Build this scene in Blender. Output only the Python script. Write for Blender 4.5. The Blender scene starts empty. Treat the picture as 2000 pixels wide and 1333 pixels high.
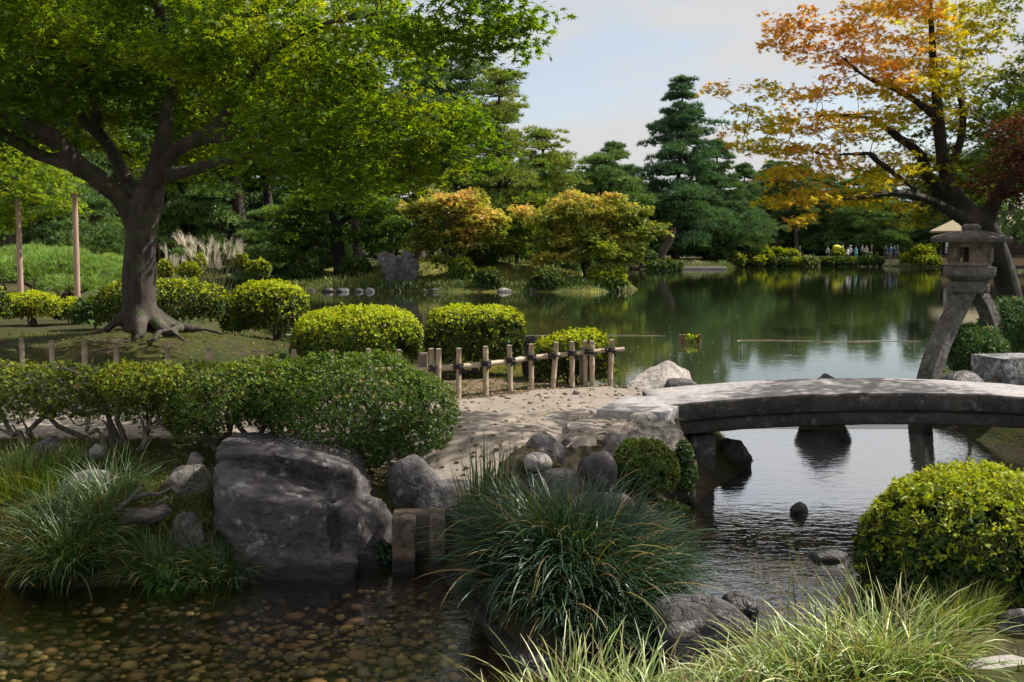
import bpy, bmesh, math, random
import numpy as np

R = math.radians
rng = np.random.default_rng(7)
random.seed(7)
scene = bpy.context.scene

# ------------------------------------------------------------------ camera
CAM_H, PITCH, FPX = 2.5, math.atan(190 / 1944), 1944.0
cam_data = bpy.data.cameras.new("camera")
cam_data.lens = 35.0
cam_data.sensor_width = 36.0
cam_data.clip_start = 0.05
cam_data.clip_end = 3000
cam = bpy.data.objects.new("camera", cam_data)
cam.location = (0, 0, CAM_H)
cam.rotation_euler = (math.pi / 2 - PITCH, 0, 0)
scene.collection.objects.link(cam)
scene.camera = cam

# ------------------------------------------------------------------ sky, sun, exposure
SUN_AZ, SUN_EL = R(76), R(48)            # azimuth to the right of the view direction (+Y)
sun_dir = np.array([math.sin(SUN_AZ) * math.cos(SUN_EL), math.cos(SUN_AZ) * math.cos(SUN_EL), math.sin(SUN_EL)])
world = bpy.data.worlds.new("World")
scene.world = world
world.use_nodes = True
wn, wl = world.node_tree.nodes, world.node_tree.links
wn.clear()
w_out = wn.new("ShaderNodeOutputWorld")
w_sky = wn.new("ShaderNodeTexSky")
w_sky.sky_type = 'NISHITA'
w_sky.sun_disc = False
w_sky.sun_elevation = SUN_EL
w_sky.sun_rotation = SUN_AZ
w_bg = wn.new("ShaderNodeBackground"); w_bg.inputs[1].default_value = 0.105
wl.new(w_sky.outputs[0], w_bg.inputs[0])
w_tc = wn.new("ShaderNodeTexCoord")
w_map = wn.new("ShaderNodeMapping"); w_map.inputs['Scale'].default_value = (1.0, 1.0, 3.4)
w_map.inputs['Location'].default_value = (0.35, 0.1, 0.42)
wl.new(w_tc.outputs['Generated'], w_map.inputs[0])
w_no = wn.new("ShaderNodeTexNoise"); w_no.inputs['Scale'].default_value = 3.1
w_no.inputs['Detail'].default_value = 7; w_no.inputs['Roughness'].default_value = 0.5
wl.new(w_map.outputs[0], w_no.inputs['Vector'])
w_cr = wn.new("ShaderNodeValToRGB")
w_cr.color_ramp.elements[0].position = 0.37; w_cr.color_ramp.elements[0].color = (0.46, 0.46, 0.46, 1)
w_cr.color_ramp.elements[1].position = 0.50; w_cr.color_ramp.elements[1].color = (1, 1, 1, 1)
wl.new(w_no.outputs[0], w_cr.inputs[0])
w_cl = wn.new("ShaderNodeBackground"); w_cl.inputs[0].default_value = (0.455, 0.452, 0.455, 1); w_cl.inputs[1].default_value = 1.0
w_mix = wn.new("ShaderNodeMixShader")
wl.new(w_cr.outputs[0], w_mix.inputs[0]); wl.new(w_bg.outputs[0], w_mix.inputs[1]); wl.new(w_cl.outputs[0], w_mix.inputs[2])
wl.new(w_mix.outputs[0], w_out.inputs[0])

sun_data = bpy.data.lights.new("sun", 'SUN')
sun_data.energy = 5.0
sun_data.angle = R(0.5)
sun_data.color = (1.0, 0.94, 0.84)
sun = bpy.data.objects.new("sun", sun_data)
sun.rotation_euler = (math.pi / 2 - SUN_EL, 0, math.pi - SUN_AZ)
scene.collection.objects.link(sun)

vs = scene.view_settings
vs.view_transform = 'Standard'; vs.look = 'None'; vs.exposure = 0.65; vs.gamma = 1.0
scene.render.engine = 'CYCLES'
cy = scene.cycles
cy.max_bounces = 8; cy.diffuse_bounces = 3; cy.glossy_bounces = 3
cy.transmission_bounces = 4; cy.transparent_max_bounces = 12
cy.caustics_reflective = False; cy.caustics_refractive = False
cy.sample_clamp_indirect = 4.0
cy.use_denoising = True

# ------------------------------------------------------------------ pixel helpers (2000 x 1333 photo)
CP, SP = math.cos(PITCH), math.sin(PITCH)
def ray(px, py):
    u, v = (px - 1000) / FPX, (666.5 - py) / FPX
    return np.array([u, CP + v * SP, -SP + v * CP])
def P(px, py, d):
    r = ray(px, py)
    return r * (d / r[1]) + np.array([0, 0, CAM_H])
def G(px, py, z=0.0):
    r = ray(px, py)
    return r * ((z - CAM_H) / r[2]) + np.array([0, 0, CAM_H])
def PX(px, d):
    return P(px, 476, d)[0]

# ------------------------------------------------------------------ numpy noise
def _hash(i, j, k, s):
    n = (i * 374761393 + j * 668265263 + k * 2147483647 + s * 1274126177) & 0xffffffff
    n = ((n ^ (n >> 13)) * 1274126177) & 0xffffffff
    n = n ^ (n >> 16)
    return (n & 0xffff) / 65535.0
def vnoise(p, s=0):
    p = np.asarray(p, float)
    i = np.floor(p).astype(np.int64); f = p - i
    f = f * f * (3 - 2 * f)
    out = 0
    for a in (0, 1):
        wa = f[:, 0] if a else 1 - f[:, 0]
        for b in (0, 1):
            wb = f[:, 1] if b else 1 - f[:, 1]
            for c in (0, 1):
                wc = f[:, 2] if c else 1 - f[:, 2]
                out = out + wa * wb * wc * _hash(i[:, 0] + a, i[:, 1] + b, i[:, 2] + c, s)
    return out * 2 - 1
def fbm(p, o=4, s=0):
    t, a, r = 0, 1.0, 0
    p = np.asarray(p, float)
    for k in range(o):
        t = t + a * vnoise(p, s + k * 17); r += a; a *= 0.5; p = p * 2.03 + 11.3
    return t / r
def unit(v):
    v = np.asarray(v, float)
    return v / np.maximum(np.linalg.norm(v, axis=-1, keepdims=True), 1e-9)
def smooth(a, b, x):
    t = np.clip((x - a) / (b - a), 0, 1)
    return t * t * (3 - 2 * t)

# ------------------------------------------------------------------ mesh helpers
def make_mesh(name, V, faces, mats, tint=None, shade=False, midx=None):
    V = np.asarray(V, np.float32)
    me = bpy.data.meshes.new(name)
    if not isinstance(faces, (list, tuple)):
        faces = [faces]
    faces = [np.asarray(f, np.int32) for f in faces if len(f)]
    me.vertices.add(len(V)); me.vertices.foreach_set('co', V.ravel())
    idx = np.concatenate([f.ravel() for f in faces])
    tot = np.concatenate([np.full(len(f), f.shape[1], np.int32) for f in faces])
    st = np.concatenate([[0], np.cumsum(tot)[:-1]]).astype(np.int32)
    me.loops.add(len(idx)); me.loops.foreach_set('vertex_index', idx)
    me.polygons.add(len(tot)); me.polygons.foreach_set('loop_start', st); me.polygons.foreach_set('loop_total', tot)
    if shade:
        me.polygons.foreach_set('use_smooth', np.ones(len(tot), bool))
    for m in (mats if isinstance(mats, (list, tuple)) else [mats]):
        me.materials.append(m)
    if midx is not None:
        me.polygons.foreach_set('material_index', np.asarray(midx, np.int32))
    if tint is not None:
        a = me.color_attributes.new('tint', 'FLOAT_COLOR', 'POINT')
        c = np.ones((len(V), 4), np.float32); c[:, :3] = tint
        a.data.foreach_set('color', c.ravel())
    me.update(); me.validate()
    return me
def link(name, me, parent=None, loc=(0, 0, 0)):
    o = bpy.data.objects.new(name, me)
    scene.collection.objects.link(o)
    o.location = loc
    if parent is not None:
        o.parent = parent
    return o
def thing(name, label, cat, loc=(0, 0, 0), group=None):
    o = link(name, None, None, [float(x) for x in loc])
    o['label'] = label; o['category'] = cat
    if group: o['group'] = group
    return o
def tag(o, label, cat, group=None):
    o['label'] = label; o['category'] = cat
    if group: o['group'] = group
    return o
def struct(o, kind='structure', label=None):
    o['kind'] = kind
    if label: o['label'] = label
    return o
class Acc:
    """collects vertices and faces of one mesh"""
    def __init__(s): s.v, s.f, s.c, s.n, s.m = [], {}, [], 0, []
    def add(s, V, F, col=None):
        V = np.asarray(V, float)
        for f in (F if isinstance(F, list) else [F]):
            f = np.asarray(f)
            s.f.setdefault(f.shape[1], []).append(f + s.n)
        s.v.append(V); s.n += len(V)
        if col is not None:
            s.c.append(np.broadcast_to(np.asarray(col, float), (len(V), 3)))
        return s
    def mesh(s, name, mats, shade=False):
        return make_mesh(name, np.concatenate(s.v), [np.concatenate(s.f[k]) for k in s.f], mats,
                         np.concatenate(s.c) if s.c else None, shade)
    def arrays(s):
        return np.concatenate(s.v), [np.concatenate(s.f[k]) for k in s.f]

def tube(path, rad, sides=8, cap=True):
    path = np.asarray(path, float); n = len(path)
    rad = np.broadcast_to(np.asarray(rad, float), (n,))
    t = unit(np.gradient(path, axis=0))
    ref = np.array([0, 0, 1.0]) if abs(t[:, 2]).mean() < 0.8 else np.array([1.0, 0, 0])
    a = unit(np.cross(t, ref)); b = np.cross(t, a)
    th = np.arange(sides) * 2 * np.pi / sides
    V = path[:, None] + rad[:, None, None] * (a[:, None] * np.cos(th)[None, :, None] + b[:, None] * np.sin(th)[None, :, None])
    V = V.reshape(-1, 3)
    i = np.arange(n - 1)[:, None] * sides; j = np.arange(sides)[None]; k = (j + 1) % sides
    Q = np.stack([i + j, i + k, i + sides + k, i + sides + j], -1).reshape(-1, 4)
    F = [Q[:, ::-1]]
    if cap:
        V = np.concatenate([V, path[:1], path[-1:]])
        c0, c1 = n * sides, n * sides + 1
        T0 = np.stack([np.full(sides, c0), np.arange(sides), (np.arange(sides) + 1) % sides], -1)
        e = (n - 1) * sides
        T1 = np.stack([np.full(sides, c1), e + (np.arange(sides) + 1) % sides, e + np.arange(sides)], -1)
        F.append(np.concatenate([T0[:, ::-1], T1[:, ::-1]])[:, ::-1][:, ::-1])
    return V, F
def box(x0, x1, y0, y1, z0, z1):
    V = np.array([[x, y, z] for z in (z0, z1) for y in (y0, y1) for x in (x0, x1)], float)
    F = np.array([[0, 2, 3, 1], [4, 5, 7, 6], [0, 1, 5, 4], [2, 6, 7, 3], [0, 4, 6, 2], [1, 3, 7, 5]])
    return V, F
def bevelled(name, V, F, mat, parent=None, loc=(0, 0, 0), width=0.01, seg=2, rough=0.0, seed=0, sub=0):
    """a block with softened edges and, if rough, an uneven hewn surface"""
    bm = bmesh.new()
    vs_ = [bm.verts.new(v) for v in V]
    for f in F: bm.faces.new([vs_[i] for i in f])
    bmesh.ops.recalc_face_normals(bm, faces=bm.faces)
    bmesh.ops.bevel(bm, geom=list(bm.edges), offset=width, segments=seg, affect='EDGES', profile=0.5)
    if sub:
        bmesh.ops.subdivide_edges(bm, edges=list(bm.edges), cuts=sub, use_grid_fill=True)
    if rough:
        co = np.array([v.co[:] for v in bm.verts]); nn = np.array([v.normal[:] for v in bm.verts])
        d = fbm(co * 9 + seed * 3.1, 4, seed) * rough
        for v, n_, k in zip(bm.verts, nn, d): v.co = v.co + type(v.co)(n_ * k)
    me = bpy.data.meshes.new(name); bm.to_mesh(me); bm.free()
    for p in me.polygons: p.use_smooth = bool(rough)
    me.materials.append(mat)
    return link(name, me, parent, loc)
def fuse(V, F, voxel, smooth_it=4):
    """one continuous skin around overlapping pieces"""
    me = make_mesh("tmp", V, F, [])
    o = bpy.data.objects.new("tmp", me); scene.collection.objects.link(o)
    m = o.modifiers.new("r", 'REMESH'); m.mode = 'VOXEL'; m.voxel_size = voxel
    if smooth_it:
        s = o.modifiers.new("s", 'SMOOTH'); s.iterations = smooth_it; s.factor = 0.5
    dg = bpy.context.evaluated_depsgraph_get(); ev = o.evaluated_get(dg); em = ev.to_mesh()
    vv = np.empty(len(em.vertices) * 3, np.float32); em.vertices.foreach_get('co', vv)
    nn = np.empty(len(em.vertices) * 3, np.float32); em.vertices.foreach_get('normal', nn)
    em.calc_loop_triangles()
    ff = np.empty(len(em.loop_triangles) * 3, np.int32); em.loop_triangles.foreach_get('vertices', ff)
    ev.to_mesh_clear(); bpy.data.objects.remove(o); bpy.data.meshes.remove(me)
    return vv.reshape(-1, 3).astype(float), ff.reshape(-1, 3), nn.reshape(-1, 3).astype(float)

# ------------------------------------------------------------------ materials
def new_mat(name):
    m = bpy.data.materials.new(name); m.use_nodes = True
    m.node_tree.nodes.clear()
    return m, m.node_tree.nodes, m.node_tree.links
def out(N, L, sock, disp=None):
    o = N.new("ShaderNodeOutputMaterial"); L.new(sock, o.inputs[0])
def mixcol(N, L, fac, a, b, mode='MIX'):
    m = N.new("ShaderNodeMix"); m.data_type = 'RGBA'; m.blend_type = mode
    for k, s in ((0, fac), (6, a), (7, b)):
        if isinstance(s, (int, float)): m.inputs[k].default_value = s
        elif isinstance(s, tuple): m.inputs[k].default_value = (*s, 1) if len(s) == 3 else s
        else: L.new(s, m.inputs[k])
    return m.outputs[2]
def noise_node(N, L, vec, scale, detail=4, rough=0.55, dist=0.0):
    n = N.new("ShaderNodeTexNoise"); n.inputs['Scale'].default_value = scale
    n.inputs['Detail'].default_value = detail; n.inputs['Roughness'].default_value = rough
    n.inputs['Distortion'].default_value = dist
    if vec is not None: L.new(vec, n.inputs['Vector'])
    return n.outputs[0]
def ramp(N, L, fac, p0, p1, c0=(0, 0, 0), c1=(1, 1, 1)):
    r = N.new("ShaderNodeValToRGB"); e = r.color_ramp.elements
    e[0].position, e[1].position = p0, p1; e[0].color = (*c0, 1); e[1].color = (*c1, 1)
    L.new(fac, r.inputs[0]); return r.outputs[0]
def bump(N, L, h, strength, dist=0.02, prev=None):
    b = N.new("ShaderNodeBump"); b.inputs['Strength'].default_value = strength; b.inputs['Distance'].default_value = dist
    L.new(h, b.inputs['Height'])
    if prev is not None: L.new(prev, b.inputs['Normal'])
    return b.outputs[0]
def coords(N, L, kind='Object', scale=None):
    t = N.new("ShaderNodeTexCoord")
    if scale is None: return t.outputs[kind]
    m = N.new("ShaderNodeMapping"); m.inputs['Scale'].default_value = scale
    L.new(t.outputs[kind], m.inputs[0]); return m.outputs[0]
def geo_pos(N):
    return N.new("ShaderNodeNewGeometry").outputs['Position']

def leaf_mat(name, trans=0.42, gloss=0.06, rough=0.38, warm=(1.25, 1.15, 0.45), gain=1.0):
    m, N, L = new_mat(name)
    a = N.new("ShaderNodeAttribute"); a.attribute_name = 'tint'
    col = mixcol(N, L, 1.0, a.outputs['Color'], (gain, gain, gain), 'MULTIPLY')
    d = N.new("ShaderNodeBsdfDiffuse"); L.new(col, d.inputs[0])
    t = N.new("ShaderNodeBsdfTranslucent"); L.new(mixcol(N, L, 1.0, col, warm, 'MULTIPLY'), t.inputs[0])
    mx = N.new("ShaderNodeMixShader"); mx.inputs[0].default_value = trans
    L.new(d.outputs[0], mx.inputs[1]); L.new(t.outputs[0], mx.inputs[2])
    g = N.new("ShaderNodeBsdfGlossy"); g.inputs['Roughness'].default_value = rough
    g.inputs[0].default_value = (0.9, 0.95, 0.9, 1)
    mg = N.new("ShaderNodeMixShader"); mg.inputs[0].default_value = gloss
    L.new(mx.outputs[0], mg.inputs[1]); L.new(g.outputs[0], mg.inputs[2])
    out(N, L, mg.outputs[0]); return m

def bark_mat(name, c0, c1, scale=6.0, moss=0.0, bumpy=0.7):
    m, N, L = new_mat(name)
    v = coords(N, L, 'Object', (scale, scale, scale * 0.28))
    n1 = noise_node(N, L, v, 2.2, 6, 0.65, 0.6)
    v2 = coords(N, L, 'Object')
    n2 = noise_node(N, L, v2, 1.7, 4)
    c = mixcol(N, L, ramp(N, L, n1, 0.32, 0.68), c0, c1)
    c = mixcol(N, L, ramp(N, L, n2, 0.52, 0.66), c, tuple(x * 1.7 for x in c1))
    if moss:
        n3 = noise_node(N, L, v2, 3.6, 6, 0.7)
        c = mixcol(N, L, ramp(N, L, n3, 0.62 - moss * 0.2, 0.70 - moss * 0.2), c, (0.035, 0.05, 0.014))
    p = N.new("ShaderNodeBsdfPrincipled"); L.new(c, p.inputs['Base Color'])
    p.inputs['Roughness'].default_value = 0.9
    L.new(bump(N, L, n1, bumpy, 0.03), p.inputs['Normal'])
    out(N, L, p.outputs[0]); return m

def rock_mat(name, c0, c1, lichen=0.5, moss=0.0, rough=0.8, warm=None, lcol=(0.26, 0.265, 0.255), cracks=True):
    m, N, L = new_mat(name)
    v = geo_pos(N)
    n1 = noise_node(N, L, v, 2.6, 7, 0.62, 0.4)
    n2 = noise_node(N, L, v, 14, 6, 0.65)
    n3 = noise_node(N, L, v, 60, 3, 0.6)
    base = mixcol(N, L, ramp(N, L, n1, 0.34, 0.66), c0, c1)
    mul = mixcol(N, L, 1.0, base, ramp(N, L, n2, 0.3, 0.7, (0.6, 0.6, 0.62), (1.4, 1.36, 1.3)), 'MULTIPLY')
    if warm:
        n5 = noise_node(N, L, v, 3.4, 4, 0.6)
        mul = mixcol(N, L, ramp(N, L, n5, 0.50, 0.68), mul, warm)
    if lichen:
        vo = N.new("ShaderNodeTexVoronoi"); vo.inputs['Scale'].default_value = 9.0; vo.feature = 'F1'
        dn = N.new("ShaderNodeVectorMath"); dn.operation = 'ADD'
        nn = N.new("ShaderNodeTexNoise"); nn.inputs['Scale'].default_value = 7; L.new(v, nn.inputs['Vector'])
        L.new(v, dn.inputs[0]); L.new(nn.outputs['Color'], dn.inputs[1]); L.new(dn.outputs[0], vo.inputs['Vector'])
        n4 = noise_node(N, L, v, 5.3, 6, 0.75)
        s = mixcol(N, L, 1.0, ramp(N, L, n4, 0.60 - 0.10 * lichen, 0.66 - 0.08 * lichen), ramp(N, L, n2, 0.42, 0.6), 'MULTIPLY')
        mul = mixcol(N, L, s, mul, lcol)
    vk = N.new("ShaderNodeTexVoronoi"); vk.feature = 'DISTANCE_TO_EDGE'; vk.inputs['Scale'].default_value = 1.9
    va = N.new("ShaderNodeVectorMath"); va.operation = 'MULTIPLY_ADD'; nk = N.new("ShaderNodeTexNoise"); nk.inputs['Scale'].default_value = 3.0; nk.inputs['Detail'].default_value = 5; L.new(v, nk.inputs['Vector'])
    L.new(nk.outputs['Color'], va.inputs[0]); va.inputs[1].default_value = (0.9, 0.9, 0.9); L.new(v, va.inputs[2]); L.new(va.outputs[0], vk.inputs['Vector'])
    crack = ramp(N, L, vk.outputs['Distance'], 0.0, 0.035)
    if cracks: mul = mixcol(N, L, 1.0, mul, ramp(N, L, vk.outputs['Distance'], 0.0, 0.03, (0.55, 0.53, 0.5), (1, 1, 1)), 'MULTIPLY')
    zs = N.new("ShaderNodeSeparateXYZ"); L.new(v, zs.inputs[0])
    za = N.new("ShaderNodeMath"); za.operation = 'MULTIPLY_ADD'; L.new(n2, za.inputs[0]); za.inputs[1].default_value = -0.16; L.new(zs.outputs[2], za.inputs[2])
    mul = mixcol(N, L, ramp(N, L, za.outputs[0], 0.0, 0.05), tuple(q * 0.45 for q in c0), mul)     # damp band above the water
    nrm = N.new("ShaderNodeNewGeometry").outputs['Normal']
    if moss:
        sp = N.new("ShaderNodeSeparateXYZ"); L.new(nrm, sp.inputs[0])
        ad = N.new("ShaderNodeMath"); ad.operation = 'MULTIPLY_ADD'
        L.new(n1, ad.inputs[0]); ad.inputs[1].default_value = 1.6; L.new(sp.outputs[2], ad.inputs[2])
        f = ramp(N, L, ad.outputs[0], 1.62 - moss * 0.8, 1.80 - moss * 0.8)
        mcol = mixcol(N, L, ramp(N, L, n2, 0.3, 0.7), (0.02, 0.03, 0.008), (0.06, 0.07, 0.018))
        mul = mixcol(N, L, f, mul, mcol)
    p = N.new("ShaderNodeBsdfPrincipled"); L.new(mul, p.inputs['Base Color'])
    p.inputs['Roughness'].default_value = rough
    b = bump(N, L, n1, 0.6 if cracks else 0.15, 0.09)
    if cracks: b = bump(N, L, crack, 0.5, 0.02, b)
    b = bump(N, L, n2, 0.9 if cracks else 0.3, 0.035, b); b = bump(N, L, n3, 0.7, 0.010, b)
    L.new(b, p.inputs['Normal'])
    out(N, L, p.outputs[0]); return m

def plain_mat(name, c0, c1, scale=8, rough=0.75, bumpy=0.3, detail=5, aniso=None, dist=0.01):
    m, N, L = new_mat(name)
    v = coords(N, L, 'Object', aniso) if aniso else coords(N, L, 'Object')
    n = noise_node(N, L, v, scale, detail, 0.6)
    p = N.new("ShaderNodeBsdfPrincipled"); L.new(mixcol(N, L, ramp(N, L, n, 0.3, 0.7), c0, c1), p.inputs['Base Color'])
    p.inputs['Roughness'].default_value = rough
    if bumpy: L.new(bump(N, L, n, bumpy, dist), p.inputs['Normal'])
    out(N, L, p.outputs[0]); return m

def tint_mat(name, scale=12, amt=0.4, rough=0.95, b1=0.6, d1=0.03, sc2=70, b2=0.4, d2=0.01):
    m, N, L = new_mat(name)
    a = N.new("ShaderNodeAttribute"); a.attribute_name = 'tint'
    v = geo_pos(N)
    n1 = noise_node(N, L, v, scale, 6, 0.65); n2 = noise_node(N, L, v, sc2, 3, 0.6)
    lo, hi = 1 - amt, 1 + amt
    c = mixcol(N, L, 1.0, a.outputs['Color'], ramp(N, L, n1, 0.28, 0.72, (lo, lo, lo), (hi, hi, hi)), 'MULTIPLY')
    c = mixcol(N, L, 1.0, c, ramp(N, L, n2, 0.3, 0.7, (0.75, 0.75, 0.75), (1.25, 1.25, 1.25)), 'MULTIPLY')
    p = N.new("ShaderNodeBsdfPrincipled"); L.new(c, p.inputs['Base Color'])
    p.inputs['Roughness'].default_value = rough
    p.inputs['Specular IOR Level'].default_value = 0.2
    L.new(bump(N, L, n2, b2, d2, bump(N, L, n1, b1, d1)), p.inputs['Normal'])
    out(N, L, p.outputs[0]); return m

def water_mat(name, clear, murk, tintc, w1, w2, w3=None, refl=2.0, calm=None):
    """Fresnel mirror over either clear tinted water or murky water"""
    m, N, L = new_mat(name)
    v = geo_pos(N)
    nrm = None
    for (sx, sy, sc, st, di) in [w for w in (w1, w2, w3) if w]:
        mp = N.new("ShaderNodeMapping"); mp.inputs['Scale'].default_value = (sx, sy, 1)
        L.new(v, mp.inputs[0])
        n = noise_node(N, L, mp.outputs[0], sc, 3, 0.55, 0.35)
        if calm:      # the current quickens downstream of the bridge
            sp = N.new("ShaderNodeSeparateXYZ"); L.new(v, sp.inputs[0])
            mr = N.new("ShaderNodeMapRange"); L.new(sp.outputs[1], mr.inputs[0])
            for i_, q_ in enumerate(calm): mr.inputs[i_ + 1].default_value = q_
            mm = N.new("ShaderNodeMath"); mm.operation = 'MULTIPLY'; L.new(n, mm.inputs[0]); L.new(mr.outputs[0], mm.inputs[1]); n = mm.outputs[0]
        nrm = bump(N, L, n, st, di, nrm)
    fr = N.new("ShaderNodeFresnel"); fr.inputs[0].default_value = 1.333; L.new(nrm, fr.inputs['Normal'])
    g = N.new("ShaderNodeBsdfGlossy"); g.inputs['Roughness'].default_value = 0.015; L.new(nrm, g.inputs['Normal'])
    if clear:
        b = N.new("ShaderNodeBsdfTransparent"); b.inputs[0].default_value = (*tintc, 1)
    else:
        b = N.new("ShaderNodeBsdfDiffuse"); b.inputs[0].default_value = (*murk, 1)
    mx = N.new("ShaderNodeMixShader")
    ml = N.new("ShaderNodeMath"); ml.operation = 'MULTIPLY'; ml.inputs[1].default_value = refl; L.new(fr.outputs[0], ml.inputs[0])
    mn = N.new("ShaderNodeMath"); mn.operation = 'MINIMUM'; mn.inputs[1].default_value = 0.95; L.new(ml.outputs[0], mn.inputs[0])
    L.new(mn.outputs[0], mx.inputs[0]); L.new(b.outputs[0], mx.inputs[1]); L.new(g.outputs[0], mx.inputs[2])
    out(N, L, mx.outputs[0]); return m

M = {}
M['leaf'] = leaf_mat('maple_leaf', 0.64, 0.012, 0.5, (1.65, 1.4, 0.2), 2.4)
M['shrub'] = leaf_mat('shrub_leaf', 0.42, 0.02, 0.5, (1.35, 1.2, 0.25), 1.75)
M['autumn'] = leaf_mat('autumn_leaf', 0.50, 0.012, 0.5, (1.2, 1.1, 0.45), 1.65)
M['needle'] = leaf_mat('pine_needle', 0.25, 0.02, 0.5, (1.25, 1.15, 0.5), 2.9)
M['blade'] = leaf_mat('grass_blade', 0.32, 0.035, 0.42, (1.15, 1.1, 0.5), 1.3)
M['plume'] = leaf_mat('pampas_plume', 0.35, 0.02, 0.6, (1, 1, 1), 1.2)
M['bark'] = bark_mat('maple_bark', (0.024, 0.018, 0.015), (0.068, 0.053, 0.043), 6, 0.4, 1.0)
M['bark_dark'] = bark_mat('dark_maple_bark', (0.008, 0.007, 0.006), (0.022, 0.018, 0.016), 6, 0.2)
M['bark_pine'] = bark_mat('pine_bark', (0.030, 0.022, 0.018), (0.075, 0.052, 0.040), 3, 0.0, 0.9)
M['twig'] = bark_mat('shrub_twig', (0.06, 0.05, 0.04), (0.16, 0.135, 0.11), 14, 0.2)
M['rock'] = rock_mat('boulder_rock', (0.040, 0.036, 0.039), (0.098, 0.088, 0.092), 0.55, 0.25)
M['rock_blue'] = rock_mat('grey_rock', (0.050, 0.047, 0.050), (0.115, 0.108, 0.112), 0.45, 0.1)
M['rock_pale'] = rock_mat('pale_rock', (0.22, 0.20, 0.19), (0.40, 0.37, 0.345), 0.3, 0.0)
M['rock_moss'] = rock_mat('mossy_rock', (0.05, 0.046, 0.042), (0.135, 0.122, 0.105), 0.5, 0.75)
M['rock_wet'] = rock_mat('wet_rock', (0.035, 0.033, 0.036), (0.085, 0.08, 0.085), 0.15, 0.0, 0.35)
M['rock_tan'] = rock_mat('tan_block_stone', (0.06, 0.05, 0.042), (0.14, 0.115, 0.09), 0.35, 0.0, 0.85, warm=(0.14, 0.08, 0.04))
M['granite_top'] = rock_mat('bridge_granite', (0.27, 0.258, 0.268), (0.36, 0.345, 0.355), 0.0, 0.0, 0.85, cracks=False)
M['granite_dark'] = rock_mat('weathered_granite', (0.026, 0.025, 0.024), (0.070, 0.066, 0.062), 0.6, 0.0, 0.9, lcol=(0.20, 0.205, 0.2), cracks=False)
M['lantern'] = rock_mat('lantern_stone', (0.085, 0.085, 0.082), (0.175, 0.17, 0.16), 0.35, 0.12, 0.9)
M['lantern_warm'] = rock_mat('lantern_firebox_stone', (0.15, 0.125, 0.095), (0.26, 0.215, 0.16), 0.25, 0.0, 0.9)
M['lichen'] = rock_mat('lichen_stone', (0.10, 0.10, 0.105), (0.20, 0.205, 0.21), 1.6, 0.1, 0.9, lcol=(0.45, 0.47, 0.5))
M['bamboo'] = plain_mat('bamboo', (0.29, 0.225, 0.155), (0.44, 0.36, 0.26), 3, 0.55, 0.15, 4, (9, 9, 1.2))
M['bamboo_cut'] = plain_mat('cut_bamboo', (0.50, 0.44, 0.34), (0.62, 0.55, 0.44), 20, 0.8, 0.1)
M['rope'] = plain_mat('palm_rope', (0.012, 0.011, 0.011), (0.035, 0.032, 0.03), 60, 0.95, 0.6)
M['stake'] = plain_mat('weathered_stake', (0.10, 0.075, 0.055), (0.20, 0.155, 0.12), 6, 0.9, 0.5, 5, (6, 6, 1))
M['pole'] = plain_mat('peeled_log', (0.33, 0.20, 0.155), (0.48, 0.32, 0.25), 3, 0.8, 0.2, 4, (7, 7, 0.8))
M['wood_dark'] = plain_mat('dark_timber', (0.035, 0.025, 0.02), (0.075, 0.055, 0.045), 5, 0.8, 0.3, 4, (6, 6, 1))
M['wood_red'] = plain_mat('red_timber', (0.16, 0.05, 0.035), (0.24, 0.08, 0.055), 5, 0.8, 0.2)
M['wood_grey'] = plain_mat('grey_timber', (0.030, 0.026, 0.023), (0.135, 0.12, 0.105), 6, 0.9, 0.8, 5, (1.0, 9, 9))
M['plaster'] = plain_mat('ochre_plaster', (0.33, 0.23, 0.13), (0.40, 0.28, 0.16), 6, 0.9, 0.1)
M['paper'] = plain_mat('shoji_paper', (0.72, 0.72, 0.70), (0.80, 0.80, 0.78), 3, 0.9, 0.0)
M['roof'] = plain_mat('shingle_roof', (0.20, 0.165, 0.10), (0.32, 0.27, 0.17), 5, 0.9, 0.4, 5, (1, 6, 6))
M['roof_dark'] = plain_mat('dark_shingle', (0.05, 0.045, 0.04), (0.10, 0.09, 0.08), 5, 0.9, 0.4, 5, (1, 6, 6))
M['white'] = plain_mat('white_paint', (0.62, 0.62, 0.6), (0.72, 0.72, 0.70), 6, 0.8, 0.0)
M['stone_edge'] = plain_mat('edging_stone', (0.22, 0.20, 0.18), (0.36, 0.33, 0.30), 4, 0.9, 0.3)
M['ground'] = tint_mat('ground_cover', 9, 0.45, 0.95, 0.8, 0.05, 60, 0.6, 0.015)
M['sand'] = tint_mat('packed_sand', 7.0, 0.24, 0.95, 0.5, 0.03, 70, 0.8, 0.008)
M['pebble'] = tint_mat('pebble_stone', 18, 0.35, 0.6, 0.3, 0.01, 80, 0.25, 0.004)
M['pond'] = water_mat('pond_water', False, (0.040, 0.052, 0.021), None, (1, 1, 1.3, 0.035, 0.05), (0.8, 2.6, 5.0, 0.03, 0.02), None, 1.3)
M['stream'] = water_mat('stream_water', True, None, (0.97, 0.92, 0.76), (1, 1, 2.4, 0.20, 0.05), (0.8, 1.6, 8.0, 0.30, 0.025), (1, 1, 26.0, 0.10, 0.006), 3.4, (7.2, 9.8, 1.0, 0.42))

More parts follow.
